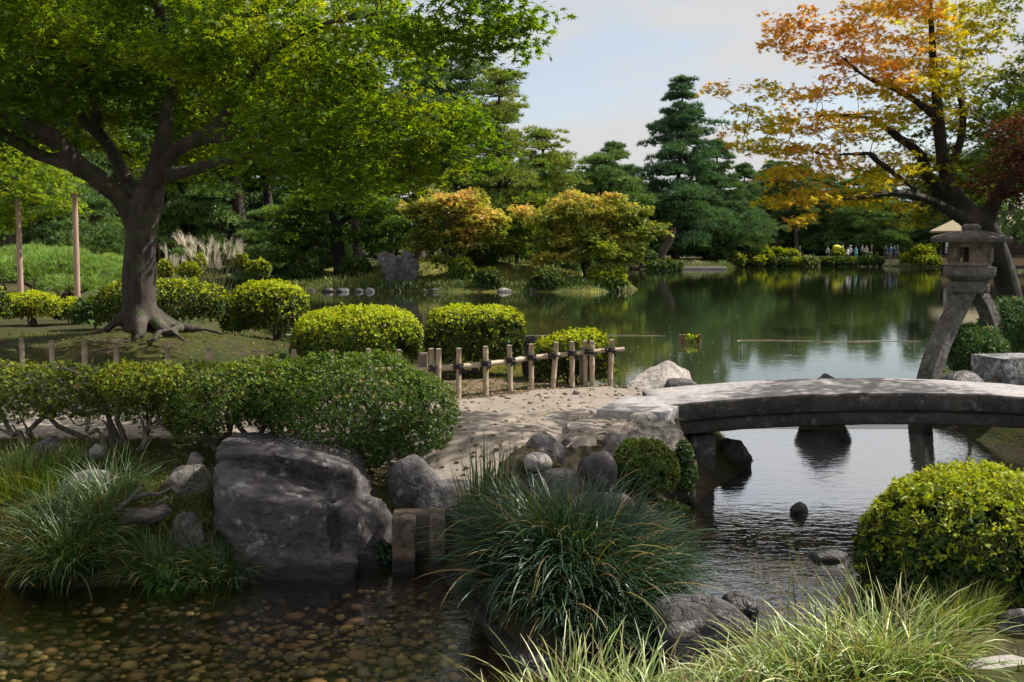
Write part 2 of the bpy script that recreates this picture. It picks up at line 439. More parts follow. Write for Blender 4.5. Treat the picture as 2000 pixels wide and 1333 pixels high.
# ------------------------------------------------------------------ plan of land and water (metres)
g2 = lambda px, py: tuple(G(px, py, 0.0)[:2])
POLY_LEFT = [(-60, 8.5), (-12, 7.5), (-6, 7.15), (-3.6, 7.1), (-2.5, 7.2), (-2.0, 7.45), (-1.1, 7.5), (-0.9, 7.7), g2(866, 1122), g2(1010, 1310),
             g2(1120, 1285), g2(1240, 1240), g2(1310, 1170), g2(1335, 1080), g2(1335, 1000), (1.95, 9.85), (2.35, 10.5), (2.75, 11.3),
             (2.75, 12.0), (2.3, 13.1), (1.7, 13.7), (1.0, 14.2), (0.2, 14.8), (-1, 15.4), (-2.2, 16.8), (-3.2, 19), (-5.4, 23),
             (-9.0, 31), (-12.8, 41), (-15.6, 50), (-19, 61), (-30, 70), (-60, 80)]
POLY_RIGHT = [(-3, 3.0), (-0.5, 4.2), (0.2, 4.95), (0.75, 5.4), (1.3, 5.85), (1.9, 6.0), (2.25, 6.6), (2.5, 7.2), (3.3, 7.6), (4.8, 7.8),
              (6.0, 8.6), (6.05, 10), (6.0, 11.6), (5.95, 12.5), (6.0, 13.6), (5.95, 14.6), (6.4, 16.5), (7.6, 18.2), (10, 19), (14, 18.5),
              (40, 24), (40, -30), (-40, -30), (-40, 1.0)]
POLY_ISLE = [(-12.6, 54.5), (-11, 52.6), (-7, 52.3), (-3, 51.6), (1, 51.8), (4, 51.3), (6.1, 52.3), (6.9, 54.5), (6.5, 60), (3, 68), (-3, 71), (-9, 68), (-12.5, 60)]
POLY_FAR = [(-900, 64), (-19, 63), (-13.2, 64.5), (-10.5, 72), (-2, 84), (7, 92), (11, 96), (21, 98), (24, 108), (35, 112), (47, 111), (60, 104), (80, 100),
            (900, 100), (900, 1500), (-900, 1500)]
FENCE_PX = [(-60, 655), (42, 661), (100, 664), (163, 668), (225, 672), (325, 677), (408, 680), (497, 683), (572, 684), (645, 685), (720, 684.5), (778, 684),
            (847, 684), (895, 682), (949, 679), (997, 675), (1038, 671), (1080, 669), (1118, 667), (1150, 665.5), (1192, 664)]
def fence_pt(px, py):
    p = G(px, py, 1.31); return p[0], p[1]
FPT = [fence_pt(*q) for q in FENCE_PX]
PATH = [(-14, 9.1), (-8, 8.95), (-4, 8.8), (-1.7, 8.75), (-1.1, 8.45), (-0.75, 7.9), (-0.25, 7.85), (0.15, 8.55), (0.70, 8.92), (1.32, 9.55), (1.65, 9.95), (1.85, 10.6), (1.75, 11.8), (1.35, 12.15)]
PATH += [(x + 0.02, y - 0.03) for x, y in FPT[::-1]] + [(-14, 14.6)]
def sdf(poly, x, y):
    p = np.asarray(poly, float); q = np.roll(p, -1, 0)
    d2 = np.full(x.shape, 1e18); ins = np.zeros(x.shape, bool)
    for (ax, ay), (bx, by) in zip(p, q):
        ex, ey = bx - ax, by - ay
        t = np.clip(((x - ax) * ex + (y - ay) * ey) / (ex * ex + ey * ey), 0, 1)
        d2 = np.minimum(d2, (x - ax - t * ex) ** 2 + (y - ay - t * ey) ** 2)
        c = ((ay > y) != (by > y)) & (x < ex * (y - ay) / (ey if abs(ey) > 1e-12 else 1e-12) + ax)
        ins ^= c
    d = np.sqrt(d2)
    return np.where(ins, d, -d)
def xyz(x, y): return np.stack([x, y, np.zeros_like(x)], -1)
def height(x, y):
    x = np.asarray(x, float); y = np.asarray(y, float); sh = x.shape
    x = x.ravel(); y = y.ravel()
    n = fbm(xyz(x, y) * 0.9, 4, 3); nf = fbm(xyz(x, y) * 3.5, 3, 9)
    sl = sdf(POLY_LEFT, x, y); sr = sdf(POLY_RIGHT, x, y); si = sdf(POLY_ISLE, x, y); sf = sdf(POLY_FAR, x, y)
    hl = 0.46 * smooth(-0.05, 0.55, sl) + 0.29 * smooth(0.4, 1.5, sl)
    far_l = smooth(9, 12.2, y)
    hl += (n * 0.07 + nf * 0.025) * smooth(0.1, 0.6, sl) * (0.25 + 0.75 * far_l * (y > 12) + 0.5 * (y < 8.5))
    hl += 0.42 * np.exp(-(((x + 5.6) / 2.6) ** 2 + ((y - 14.8) / 2.2) ** 2)) + 0.12 * np.exp(-(((x + 9.0) / 3) ** 2 + ((y - 17) / 3) ** 2))
    spth = sdf(PATH, x, y)
    hl = hl * (1 - 0.60 * np.exp(-(((x - 0.75) / 0.8) ** 2 + ((y - 7.4) / 1.15) ** 2) ** 2) * smooth(0.0, -0.22, spth))
    hl = np.maximum(hl, np.where(y < 12.6, 0.745 * smooth(-0.14, 0.02, spth) * smooth(0.1, 0.6, x), 0))
    hr = 0.34 * smooth(-0.05, 0.5, sr) + 0.5 * smooth(0.4, 3.5, sr) + (n * 0.06 + nf * 0.03) * smooth(0.1, 0.6, sr)
    hi = 0.35 * smooth(-0.1, 0.5, si) + 1.35 * smooth(0.3, 8.0, si) + (n * 0.30 + nf * 0.1) * smooth(0.2, 1.5, si)
    hf = 0.40 * smooth(-0.1, 0.6, sf) + 0.45 * smooth(0.5, 4, sf) + n * 0.08 * smooth(0.2, 1.5, sf) + 4.0 * smooth(60, 400, sf)
    h = np.maximum.reduce([np.where(sl > 0, hl, -9), np.where(sr > 0, hr, -9), np.where(si > 0, hi, -9), np.where(sf > 0, hf, -9)])
    s = np.maximum.reduce([sl, sr, si, sf])
    bed = -0.30 * smooth(0.0, 0.45, -s) - 0.9 * smooth(11.3, 15, y) * smooth(0.3, 2.5, -s) + nf * 0.02
    h = np.where(s > 0, h, bed)
    return h.reshape(sh)
def hz(x, y): return float(height(np.array([x]), np.array([y]))[0])

def graded(lo, hi, fine0, fine1, st, grow=1.16):
    a = list(np.arange(fine0, fine1 + st * 0.5, st)); s = st
    while a[-1] < hi: s *= grow; a.append(a[-1] + s)
    b = []; s = st; c = fine0
    while c > lo: s *= grow; c -= s; b.append(c)
    return np.array(b[::-1] + a)
xs = graded(-900, 900, -5.5, 7.0, 0.10); ys = graded(-30, 1400, 4.5, 14.0, 0.10, 1.07)
XX, YY = np.meshgrid(xs, ys)
ZZ = height(XX, YY)
def ground_tint(x, y, z):
    p = xyz(x, y)
    n = fbm(p * 0.8, 4, 21)[:, None]; n2 = fbm(p * 2.7, 3, 5)[:, None]
    moss = np.array([0.036, 0.044, 0.010]); moss2 = np.array([0.058, 0.060, 0.013]); dirt = np.array([0.065, 0.047, 0.030])
    bedc = np.array([0.034, 0.027, 0.016])
    c = moss + (moss2 - moss) * smooth(-0.25, 0.4, n)
    c = c + (dirt - c) * smooth(0.15, 0.45, n2) * 0.8
    near = (y < 12.6) & (y > 10.4) & (x > -3.5) & (x < 1.7)
    c = np.where(near[:, None], c + (np.array([0.16, 0.115, 0.075]) - c) * smooth(-0.35, 0.15, n2 + 0.2), c)
    wet = smooth(-1.4, -0.6, x) * smooth(3.4, 2.6, x) * smooth(10.9, 10.3, y) * smooth(5.0, 5.8, y)
    c = c + (np.array([0.040, 0.034, 0.020]) * (1 + 0.5 * n2) - c) * wet[:, None] * smooth(-0.5, 0.1, n2 + 0.35)
    isl = (y > 50) & (y < 73) & (x > -14) & (x < 8)
    c = np.where(isl[:, None], np.array([0.075, 0.085, 0.016]) + (np.array([0.17, 0.16, 0.03]) - np.array([0.075, 0.085, 0.016])) * smooth(-0.1, 0.4, n), c)
    c = np.where((z < 0.02)[:, None], bedc * (1 + 0.3 * n2), c)
    c = np.where((z < -0.5)[:, None], np.array([0.03, 0.035, 0.015]), c)
    return c
def grid_faces(ny, nx):
    i = np.arange(ny - 1)[:, None] * nx + np.arange(nx - 1)[None]
    return np.stack([i, i + 1, i + nx + 1, i + nx], -1).reshape(-1, 4)
gv = np.stack([XX, YY, ZZ], -1).reshape(-1, 3)
struct(link('ground', make_mesh('ground', gv, grid_faces(len(ys), len(xs)), M['ground'], ground_tint(gv[:, 0], gv[:, 1], gv[:, 2]), True)),
       'structure', 'mossy garden ground and banks around the pond')

# water sheets
def sheet(name, x0, x1, y0, y1, z, mat, label):
    V = np.array([[x0, y0, z], [x1, y0, z], [x1, y1, z], [x0, y1, z]], float)
    return struct(link(name, make_mesh(name, V, np.array([[0, 1, 2, 3]]), mat)), 'structure', label)
sheet('stream_water', -60, 40, 2.0, 13.3, 0.0, M['stream'], 'clear shallow stream in front of the stone bridge')
sheet('pond_water', -60, 300, 13.3, 160, 0.0, M['pond'], 'wide green garden pond mirroring the trees')

# sandy path
pxs = np.arange(-14, 2.2, 0.09); pys = np.arange(7.6, 14.8, 0.06)
PXX, PYY = np.meshgrid(pxs, pys)
ps = sdf(PATH, PXX.ravel(), PYY.ravel()) + 0.10 * fbm(xyz(PXX.ravel(), PYY.ravel()) * 3.0, 3, 44)
pz = height(PXX, PYY).ravel()
pz = pz + 0.012 - 0.05 * (1 - smooth(-0.02, 0.12, ps)) + 0.012 * fbm(xyz(PXX.ravel(), PYY.ravel()) * 5, 3, 6) * smooth(0.05, 0.3, ps)
pvv = np.stack([PXX.ravel(), PYY.ravel(), pz], -1)
pf = grid_faces(len(pys), len(pxs)); pf = pf[(ps[pf] > -0.06).any(1)]
use = np.unique(pf); rem = -np.ones(len(pvv), int); rem[use] = np.arange(len(use))
pn = fbm(pvv * 1.3, 3, 71)[:, None]
ptint = np.array([0.275, 0.235, 0.198]) * (1 + 0.22 * pn + 0.12 * fbm(pvv * 4.0, 3, 72)[:, None])
struct(link('garden_path', make_mesh('garden_path', pvv[use], rem[pf], M['sand'], ptint[use], True)), 'structure', 'pale packed sand garden path leading to the bridge')

# ------------------------------------------------------------------ plant building blocks
def star_leaves(pos, nrm, dirv, size, col, lobes=5):
    """maple leaves: pointed lobes fanning from the stalk"""
    n = len(pos)
    nrm = unit(nrm); d = unit(dirv - nrm * (dirv * nrm).sum(1, keepdims=True)); s = np.cross(nrm, d)
    ang = {5: [0, 42, -42, 88, -88], 3: [0, 55, -55]}[lobes]; ln = {5: [1, 0.88, 0.88, 0.62, 0.62], 3: [1, 0.85, 0.85]}[lobes]
    wd = 0.21 if lobes == 5 else 0.30
    V = np.empty((n, lobes * 3, 3)); size = np.broadcast_to(size, (n,))[:, None]
    for k in range(lobes):
        a = R(ang[k]); e = d * math.cos(a) + s * math.sin(a); f = -d * math.sin(a) + s * math.cos(a)
        V[:, 3 * k] = pos + size * (f * wd + e * 0.06)
        V[:, 3 * k + 1] = pos + size * (e * ln[k] - 0.16 * ln[k] * nrm)
        V[:, 3 * k + 2] = pos + size * (-f * wd + e * 0.06)
    F = np.arange(n * lobes * 3).reshape(-1, 3)
    return V.reshape(-1, 3), F, np.repeat(col, lobes * 3, 0)
def diamond_leaves(pos, dirv, nrm, length, width, col, fold=0.0):
    n = len(pos); d = unit(dirv); s = unit(np.cross(nrm, d)); nn = np.cross(d, s)
    length = np.broadcast_to(length, (n,))[:, None]; width = np.broadcast_to(width, (n,))[:, None]
    V = np.empty((n, 4, 3))
    V[:, 0] = pos; V[:, 2] = pos + d * length
    V[:, 1] = pos + d * length * 0.55 + s * width * 0.5 + nn * fold * width
    V[:, 3] = pos + d * length * 0.55 - s * width * 0.5 + nn * fold * width
    return V.reshape(-1, 3), np.arange(n * 4).reshape(-1, 4), np.repeat(col, 4, 0)
def needles(pos, axis, length, width, k, spread, col):
    n = len(pos)
    d = unit(np.repeat(unit(axis), k, 0) + spread * rng.normal(size=(n * k, 3)))
    p = np.repeat(pos, k, 0); s = unit(np.cross(d, rng.normal(size=(n * k, 3))))
    L_ = (length * rng.uniform(0.7, 1.15, n * k))[:, None]
    V = np.empty((n * k, 3, 3))
    V[:, 0] = p - s * width * 0.5; V[:, 1] = p + s * width * 0.5; V[:, 2] = p + d * L_
    return V.reshape(-1, 3), np.arange(n * k * 3).reshape(-1, 3), np.repeat(np.repeat(col, k, 0), 3, 0)
def blades(base, az, lean, curve, length, width, col, segs=6, tipcol=None):
    n = len(base); t = np.linspace(0, 1, segs + 1)
    th = lean[:, None] + curve[:, None] * t[None] ** 1.3
    step = (length / segs)[:, None]
    dx = np.sin(th); dz = np.cos(th)
    hx = np.concatenate([np.zeros((n, 1)), np.cumsum(dx[:, :-1] * step, 1)], 1); hzz = np.concatenate([np.zeros((n, 1)), np.cumsum(dz[:, :-1] * step, 1)], 1)
    c, s = np.cos(az)[:, None], np.sin(az)[:, None]
    ctr = np.stack([base[:, 0:1] + hx * c, base[:, 1:2] + hx * s, base[:, 2:3] + hzz], -1)
    w = width[:, None] * np.clip(np.minimum(0.6 + 2 * t, 1.0) * (1 - t) ** 0.55, 0.04, 1)[None] * 0.5
    tw = rng.normal(0, 0.5, n)[:, None]
    sd = np.stack([-s * np.cos(tw), c * np.cos(tw), np.sin(tw)], -1)
    V = np.stack([ctr - sd * w[..., None], ctr + sd * w[..., None]], 2)
    i = (np.arange(n)[:, None] * (segs + 1) + np.arange(segs)[None]).reshape(-1) * 2
    F = np.stack([i, i + 1, i + 3, i + 2], -1)
    C = np.repeat(col, (segs + 1) * 2, 0)
    if tipcol is not None:
        tt = np.tile(np.repeat(t, 2), n)[:, None] ** 2
        C = C * (1 - tt) + np.repeat(tipcol, (segs + 1) * 2, 0) * tt
    return V.reshape(-1, 3), F, C
def jitter(col, n, amt=0.2, hue=0.1):
    c = np.tile(np.asarray(col, float), (n, 1)) if np.ndim(col) == 1 else np.asarray(col, float)
    return np.clip(c * (1 + amt * rng.normal(size=(n, 1))) * (1 + hue * rng.normal(size=(n, 3))), 0.003, 0.9)
def grow(acc, skel, skel_r, targets, rmin=0.006, k=0.010, bend=0.25, sides=5, order_from=None):
    """twigs that run from the growing skeleton to every foliage spray"""
    sk = [np.asarray(p, float) for p in skel]; sr = list(skel_r)
    o = np.asarray(order_from if order_from is not None else sk[0], float)
    for tp in sorted(list(targets), key=lambda q: float(np.linalg.norm(q - o))):
        A = np.asarray(sk); d = np.linalg.norm(A - tp, axis=1) + 0.35 * np.maximum(0, A[:, 2] - tp[2])
        j = int(d.argmin()); a = A[j]; L_ = float(np.linalg.norm(tp - a))
        if L_ < 0.05: continue
        mid = (a + tp) / 2 + np.array([0, 0, -bend * 0.3 * L_]) + rng.normal(size=3) * 0.07 * L_
        tt = np.linspace(0, 1, 5)[:, None]
        path = (1 - tt) ** 2 * a + 2 * tt * (1 - tt) * mid + tt ** 2 * tp
        r0 = min(sr[j] * 0.75, rmin + k * L_)
        rad = np.linspace(r0, rmin * 0.6, 5)
        V, F = tube(path, rad, sides, False)
        acc.add(V, F)
        for q, rr in zip(path[1:], rad[1:]): sk.append(q); sr.append(max(rr, rmin))
    return sk, sr
def densify(path, rad, n=10):
    path = np.asarray(path, float); t = np.linspace(0, len(path) - 1, n); i = np.minimum(t.astype(int), len(path) - 2); f = (t - i)[:, None]
    p0 = path[np.maximum(i - 1, 0)]; p1 = path[i]; p2 = path[i + 1]; p3 = path[np.minimum(i + 2, len(path) - 1)]
    q = 0.5 * (2 * p1 + (p2 - p0) * f + (2 * p0 - 5 * p1 + 4 * p2 - p3) * f ** 2 + (3 * p1 - p0 - 3 * p2 + p3) * f ** 3)
    return q, np.interp(t, np.arange(len(rad)), rad)

# ------------------------------------------------------------------ rocks
def ico(sub):
    bm = bmesh.new(); bmesh.ops.create_icosphere(bm, subdivisions=sub, radius=1)
    V = np.array([v.co[:] for v in bm.verts]); F = np.array([[v.index for v in f.verts] for f in bm.faces]); bm.free()
    return V, F
ICO = {k: ico(k) for k in (1, 2, 3, 4, 5)}
def rock_shape(dims, seed, cuts=9, boxy=2.6, rough=0.10, sub=4):
    r_ = np.random.default_rng(seed)
    V, F = ICO[sub]; V = V.copy()
    V = V / (np.abs(V) ** boxy).sum(1, keepdims=True) ** (1 / boxy)
    for k in range(cuts):
        n = unit(r_.normal(size=3)); dist = r_.uniform(0.62, 0.98)
        pr = np.maximum(0, V @ n - dist); V = V - n * pr[:, None] * 0.92
    nr = unit(V)
    V = V + nr * (fbm(V * 1.6 + seed, 3, seed) * rough * 1.4 + fbm(V * 5 + seed, 4, seed + 3) * rough * 0.45)[:, None]
    V = V / np.abs(V).max(0)
    return V * (np.asarray(dims) / 2), F
def rock_px(label, x0, y0, x1, y1, d, mat, depth=0.8, seed=1, sink=0.25, group=None, cat='rock', yaw=None, **kw):
    """a boulder whose outline fills a box of the photograph at distance d; its foot is sunk in the ground"""
    c = P((x0 + x1) / 2, (y0 + y1) / 2, d); k = d / FPX
    w, h = (x1 - x0) * k, (y1 - y0) * k
    hh = h * (1 + sink)
    if x1 - x0 < 60: kw.setdefault('sub', 3)
    V, F = rock_shape((w, w * depth, hh), seed, **kw)
    V = V + np.array([0, 0, -h * sink / 2])
    o = link('rock', make_mesh('rock', V, F, M[mat], None, True), None, [float(q) for q in c])
    if yaw: o.rotation_euler = (0, 0, yaw)
    return tag(o, label, cat, group)

# ------------------------------------------------------------------ boulders
def hull(points):
    bm = bmesh.new()
    for q in points: bm.verts.new(q)
    r_ = bmesh.ops.convex_hull(bm, input=list(bm.verts))
    bmesh.ops.delete(bm, geom=[v for v in bm.verts if not v.link_faces], context='VERTS')
    bmesh.ops.triangulate(bm, faces=list(bm.faces)); bm.verts.index_update()
    V = np.array([v.co[:] for v in bm.verts]); F = np.array([[v.index for v in f.verts] for f in bm.faces]); bm.free()
    return V, F
def hull_rock(label, mat, groups, voxel=0.018, sm=2, n1=0.03, n2=0.012, name='boulder', cat='boulder', f1=4.0):
    acc = Acc()
    for g in groups: acc.add(*hull([P(*q) for q in g]))
    V, F = acc.arrays(); V, T, Nn = fuse(V, F, voxel, sm)
    V = V + Nn * (fbm(V * f1, 4, 2) * n1 + fbm(V * f1 * 3.3, 4, 12) * n2)[:, None]
    c = V.mean(0); c[2] = 0
    return tag(link(name, make_mesh(name, V - c, T, M[mat], None, True), None, c), label, cat)
def big_boulder():
    top = [(428, 864, 8.0), (470, 845, 8.35), (560, 840, 8.5), (650, 846, 8.5), (690, 872, 8.3), (722, 935, 8.1), (422, 890, 7.74), (520, 884, 7.68), (600, 900, 7.66), (676, 922, 7.68), (694, 958, 7.78),
           (440, 990, 8.05), (725, 1040, 8.0), (720, 1000, 8.5), (450, 1000, 8.5), (640, 1000, 7.95)]
    front = [(416, 912, 7.62), (436, 900, 7.78), (520, 903, 7.86), (632, 945, 7.84), (646, 985, 7.62), (424, 940, 7.46), (476, 968, 7.33), (556, 982, 7.29), (628, 990, 7.36), (424, 1015, 7.46),
             (466, 1085, 7.34), (560, 1095, 7.30), (646, 1080, 7.36), (646, 1110, 7.8), (420, 1060, 7.8)]
    base = [(458, 1062, 7.38), (456, 1125, 7.30), (500, 1165, 7.2), (600, 1170, 7.18), (690, 1140, 7.24), (702, 1098, 7.30), (690, 1078, 7.5), (560, 1086, 7.24), (480, 1080, 7.5), (650, 1080, 7.8), (500, 1150, 7.9), (690, 1150, 7.9)]
    shoulder = [(645, 985, 7.55), (700, 955, 7.85), (745, 972, 7.95), (774, 1012, 7.95), (778, 1095, 7.78), (742, 1120, 7.5), (650, 1120, 7.46), (690, 1018, 7.43), (720, 1140, 7.9), (640, 1140, 7.9)]
    side = [(620, 880, 8.05), (690, 870, 8.25), (726, 930, 8.15), (746, 1000, 8.05), (700, 1012, 7.74), (642, 975, 7.7), (655, 925, 7.76), (720, 1060, 8.2)]
    hull_rock('huge ledged purple grey boulder standing at the edge of the pebble pool', 'rock', [top, front, base, shoulder, side], 0.019, 2, 0.035, 0.018)
big_boulder()

rock_px('rounded grey boulder under the right end of the hedge', 752, 880, 866, 1005, 8.2, 'rock_blue', 0.95, 31, 0.1, boxy=2.3, cuts=4)
rock_px('broad purple boulder behind the grooved block stone', 806, 936, 962, 1075, 7.95, 'rock', 0.8, 32, 0.1, boxy=2.6, cuts=6)
rock_px('upright rounded rock at the corner of the sand path', 1018, 846, 1108, 960, 8.65, 'rock_blue', 0.8, 33, 0.2, boxy=2.4, cuts=4)
rock_px('small pale pillow stone in front of the upright rock', 1022, 884, 1080, 916, 8.25, 'rock_pale', 0.8, 34, 0.25, boxy=2.4, cuts=3)
rock_px('low flat topped stone between the path and the bridge rocks', 1083, 854, 1132, 930, 8.95, 'rock_blue', 0.9, 35, 0.2, boxy=3, cuts=6)
hull_rock('slanting slab rock leaning beside the path near the bridge', 'rock', [[(1136, 876, 8.95), (1168, 850, 9.1), (1204, 838, 9.3), (1230, 850, 9.3), (1242, 872, 9.2), (1205, 915, 8.9), (1138, 915, 8.85), (1200, 905, 9.6), (1150, 900, 9.5)]], 0.014, 2, 0.02, 0.012, 'rock', 'rock', 6)
rock_px('dark squarish rock below the slanting slab', 1126, 880, 1207, 985, 8.45, 'rock', 0.9, 37, 0.15, boxy=3.2, cuts=8)
rock_px('long grey rock half hidden behind the dark sedge clump', 1025, 912, 1155, 1010, 8.0, 'rock_blue', 0.5, 38, 0.2, boxy=2.8, cuts=8)
rock_px('low brown rock under the round green shrub', 1130, 960, 1240, 1030, 7.9, 'rock', 0.8, 39, 0.2, boxy=2.6, cuts=6)
hull_rock('big mossy rock that carries the end of the bridge', 'rock_moss', [[(1203, 848, 9.35), (1232, 820, 9.6), (1288, 814, 9.8), (1326, 832, 9.7), (1346, 868, 9.45), (1300, 892, 9.15), (1228, 868, 9.15), (1225, 900, 9.3), (1340, 890, 10.0), (1250, 900, 10.0)], [(1225, 880, 9.25), (1320, 850, 9.5), (1352, 890, 9.35), (1356, 985, 9.3), (1240, 985, 9.25), (1250, 985, 9.9), (1345, 985, 9.9), (1330, 870, 9.9)]], 0.02, 2, 0.03, 0.015, 'rock', 'rock', 5)
rock_px('small flat step stone tucked under the bridge slab corner', 1226, 806, 1285, 826, 9.75, 'rock_pale', 0.8, 41, 0.4, boxy=3, cuts=4)
hull_rock('large pale sunlit rock sloping down to the pond', 'rock_pale', [[(1210, 778, 11.9), (1226, 750, 12.2), (1262, 722, 12.4), (1304, 705, 12.6), (1346, 722, 12.7), (1354, 748, 12.6), (1300, 748, 11.95), (1262, 778, 11.75), (1350, 800, 12.2), (1212, 805, 12.6), (1350, 805, 13.1)]], 0.02, 1, 0.035, 0.015, 'rock', 'rock', 4)
rock_px('cracked grey rock beside the pale sloping rock', 1290, 738, 1366, 790, 11.75, 'rock_blue', 0.9, 43, 0.15, boxy=2.6, cuts=10)
rock_px('dark cone shaped rock in the water behind the bridge', 1545, 729, 1665, 842, 13.7, 'rock_wet', 0.7, 44, 0.1, boxy=1.7, cuts=7)
rock_px('low dark rock behind the bridge beneath the lantern', 1832, 722, 1925, 800, 12.7, 'rock_wet', 0.8, 45, 0.1, boxy=2.2, cuts=5)
hull_rock('small dark rock poking out of the bright stream', 'rock_wet', [[(1541, 994, 9.1), (1550, 983, 9.15), (1562, 978, 9.2), (1572, 984, 9.15), (1579, 996, 9.1), (1568, 990, 9.0), (1548, 1016, 9.05), (1574, 1016, 9.05), (1560, 1020, 9.3), (1556, 1000, 8.98)]], 0.011, 1, 0.02, 0.01, 'rock', 'rock', 8)
rock_px('long low rock lying in the stream before the bush', 1576, 1070, 1674, 1116, 7.75, 'rock_wet', 0.6, 47, 0.5, boxy=2.6, cuts=6)
rock_px('wide grey rock rising behind the bright foreground grass', 1245, 1150, 1480, 1330, 6.1, 'rock_blue', 0.7, 48, 0.1, boxy=2.2, cuts=8)
rock_px('dark hump of rock on the back of the wide grey rock', 1400, 1152, 1486, 1245, 6.45, 'rock_wet', 0.8, 49, 0.1, boxy=2.2, cuts=5)
rock_px('pinkish rock at the foot of the clipped bush, cut by the frame', 1944, 1186, 2080, 1345, 5.15, 'rock', 0.8, 50, 0.1, boxy=2.8, cuts=8)
rock_px('pale flat stone in the bottom corner below the pinkish rock', 1800, 1298, 2120, 1420, 4.6, 'rock_pale', 0.8, 51, 0.1, boxy=3, cuts=8)
rock_px('egg shaped mossy stone standing in the left bank grasses', 336, 996, 400, 1098, 7.45, 'rock_moss', 0.8, 52, 0.1, boxy=2.2, cuts=4)
rock_px('low mossy rock on the bank behind the arching grass', 118, 916, 232, 985, 7.9, 'rock_moss', 0.8, 53, 0.3, boxy=2.3, cuts=6)
rock_px('mossy lump of rock beside the huge boulder on the bank', 305, 908, 425, 1000, 8.0, 'rock_moss', 0.8, 54, 0.3, boxy=2.5, cuts=6)
rock_px('small flat wet stone at the foot of the grooved block', 716, 1104, 778, 1126, 7.55, 'rock_wet', 0.8, 55, 0.4, boxy=2.6, cuts=4)
rock_px('flat stone at the water foot of the huge boulder', 445, 1118, 492, 1150, 7.25, 'rock_wet', 0.8, 56, 0.4, boxy=2.4, cuts=4)
rock_px('mossy ledge rock under the bridge by the dark pier', 1396, 852, 1468, 925, 11.1, 'rock_moss', 0.8, 57, 0.1, boxy=2.6, cuts=8)
rock_px('gnarled pale stone on the bank beside the stems', 362, 880, 398, 925, 8.25, 'rock_pale', 0.8, 58, 0.2, boxy=2.2, cuts=9, rough=0.2)
rock_px('lumpy weathered stone at the hedge foot near the picture edge', 62, 850, 128, 900, 8.35, 'rock', 0.8, 59, 0.2, boxy=2.0, cuts=9, rough=0.22)
rock_px('cluster of pale knobbly stone below the loose shrub', 172, 866, 212, 898, 8.3, 'rock_pale', 0.8, 60, 0.2, boxy=2.0, cuts=9, rough=0.22)
rock_px('stone pillar shaped rock between two clipped shrubs by the pond', 1018, 655, 1058, 745, 13.4, 'rock', 0.8, 61, 0.1, boxy=2.6, cuts=8)
rock_px('tiny white stone on the sand below the fence', 1118, 760, 1134, 770, 11.5, 'rock_pale', 0.8, 62, 0.3, boxy=2.4, sub=2)
for (a, b, c_, d_, lab) in [(957, 776, 975, 788, 'small brown stone at the fence foot'), (972, 770, 992, 786, 'second small brown stone at the fence foot, next to a post')]:
    rock_px(lab, a, b, c_, d_, 11.25, 'rock', 0.9, 63 + a, 0.3, boxy=2.4, sub=2)

# grooved sluice block
def sluice():
    a0 = G(766, 1118, 0.0); k = 7.57 / FPX
    w, h, dp, gw, gd = 104 * k, 0.42, 0.30, 14 * k, 0.13
    gx = w * 0.08
    prof = [(-w / 2, 0), (gx - gw, 0), (gx - gw, gd), (gx + gw, gd), (gx + gw, 0), (w / 2, 0), (w / 2, dp), (-w / 2, dp)]
    n = len(prof)
    V = [(x, y, z) for z in (-0.3, h) for x, y in prof]
    F = [tuple(range(n))[::-1], tuple(range(n, 2 * n))] + [(i, (i + 1) % n, (i + 1) % n + n, i + n) for i in range(n)]
    o = bevelled('sluice_post', V, F, M['rock_tan'], None, (float(a0[0] + w / 2), float(a0[1]), 0), 0.012, 2, 0.007, 3)
    o.rotation_euler = (0, 0, R(3))
    tag(o, 'squared tan stone post with an upright groove at the pool edge', 'stone post')
sluice()
# stone kerb under the sedge clump
def kerb():
    a, b = G(868, 1124, 0), G(1012, 1312, 0)
    L_ = float(np.linalg.norm(b - a)); ang = math.atan2(b[1] - a[1], b[0] - a[0])
    V, F = box(0, L_, 0.0, 0.22, -0.35, 0.055)
    o = bevelled('kerb', V, F, M['rock_wet'], None, (float(a[0]), float(a[1]), 0), 0.015, 2, 0.008, 5)
    o.rotation_euler = (0, 0, ang)
    tag(o, 'straight dark wet stone kerb between the pebble pool and the sedge', 'kerb')
kerb()

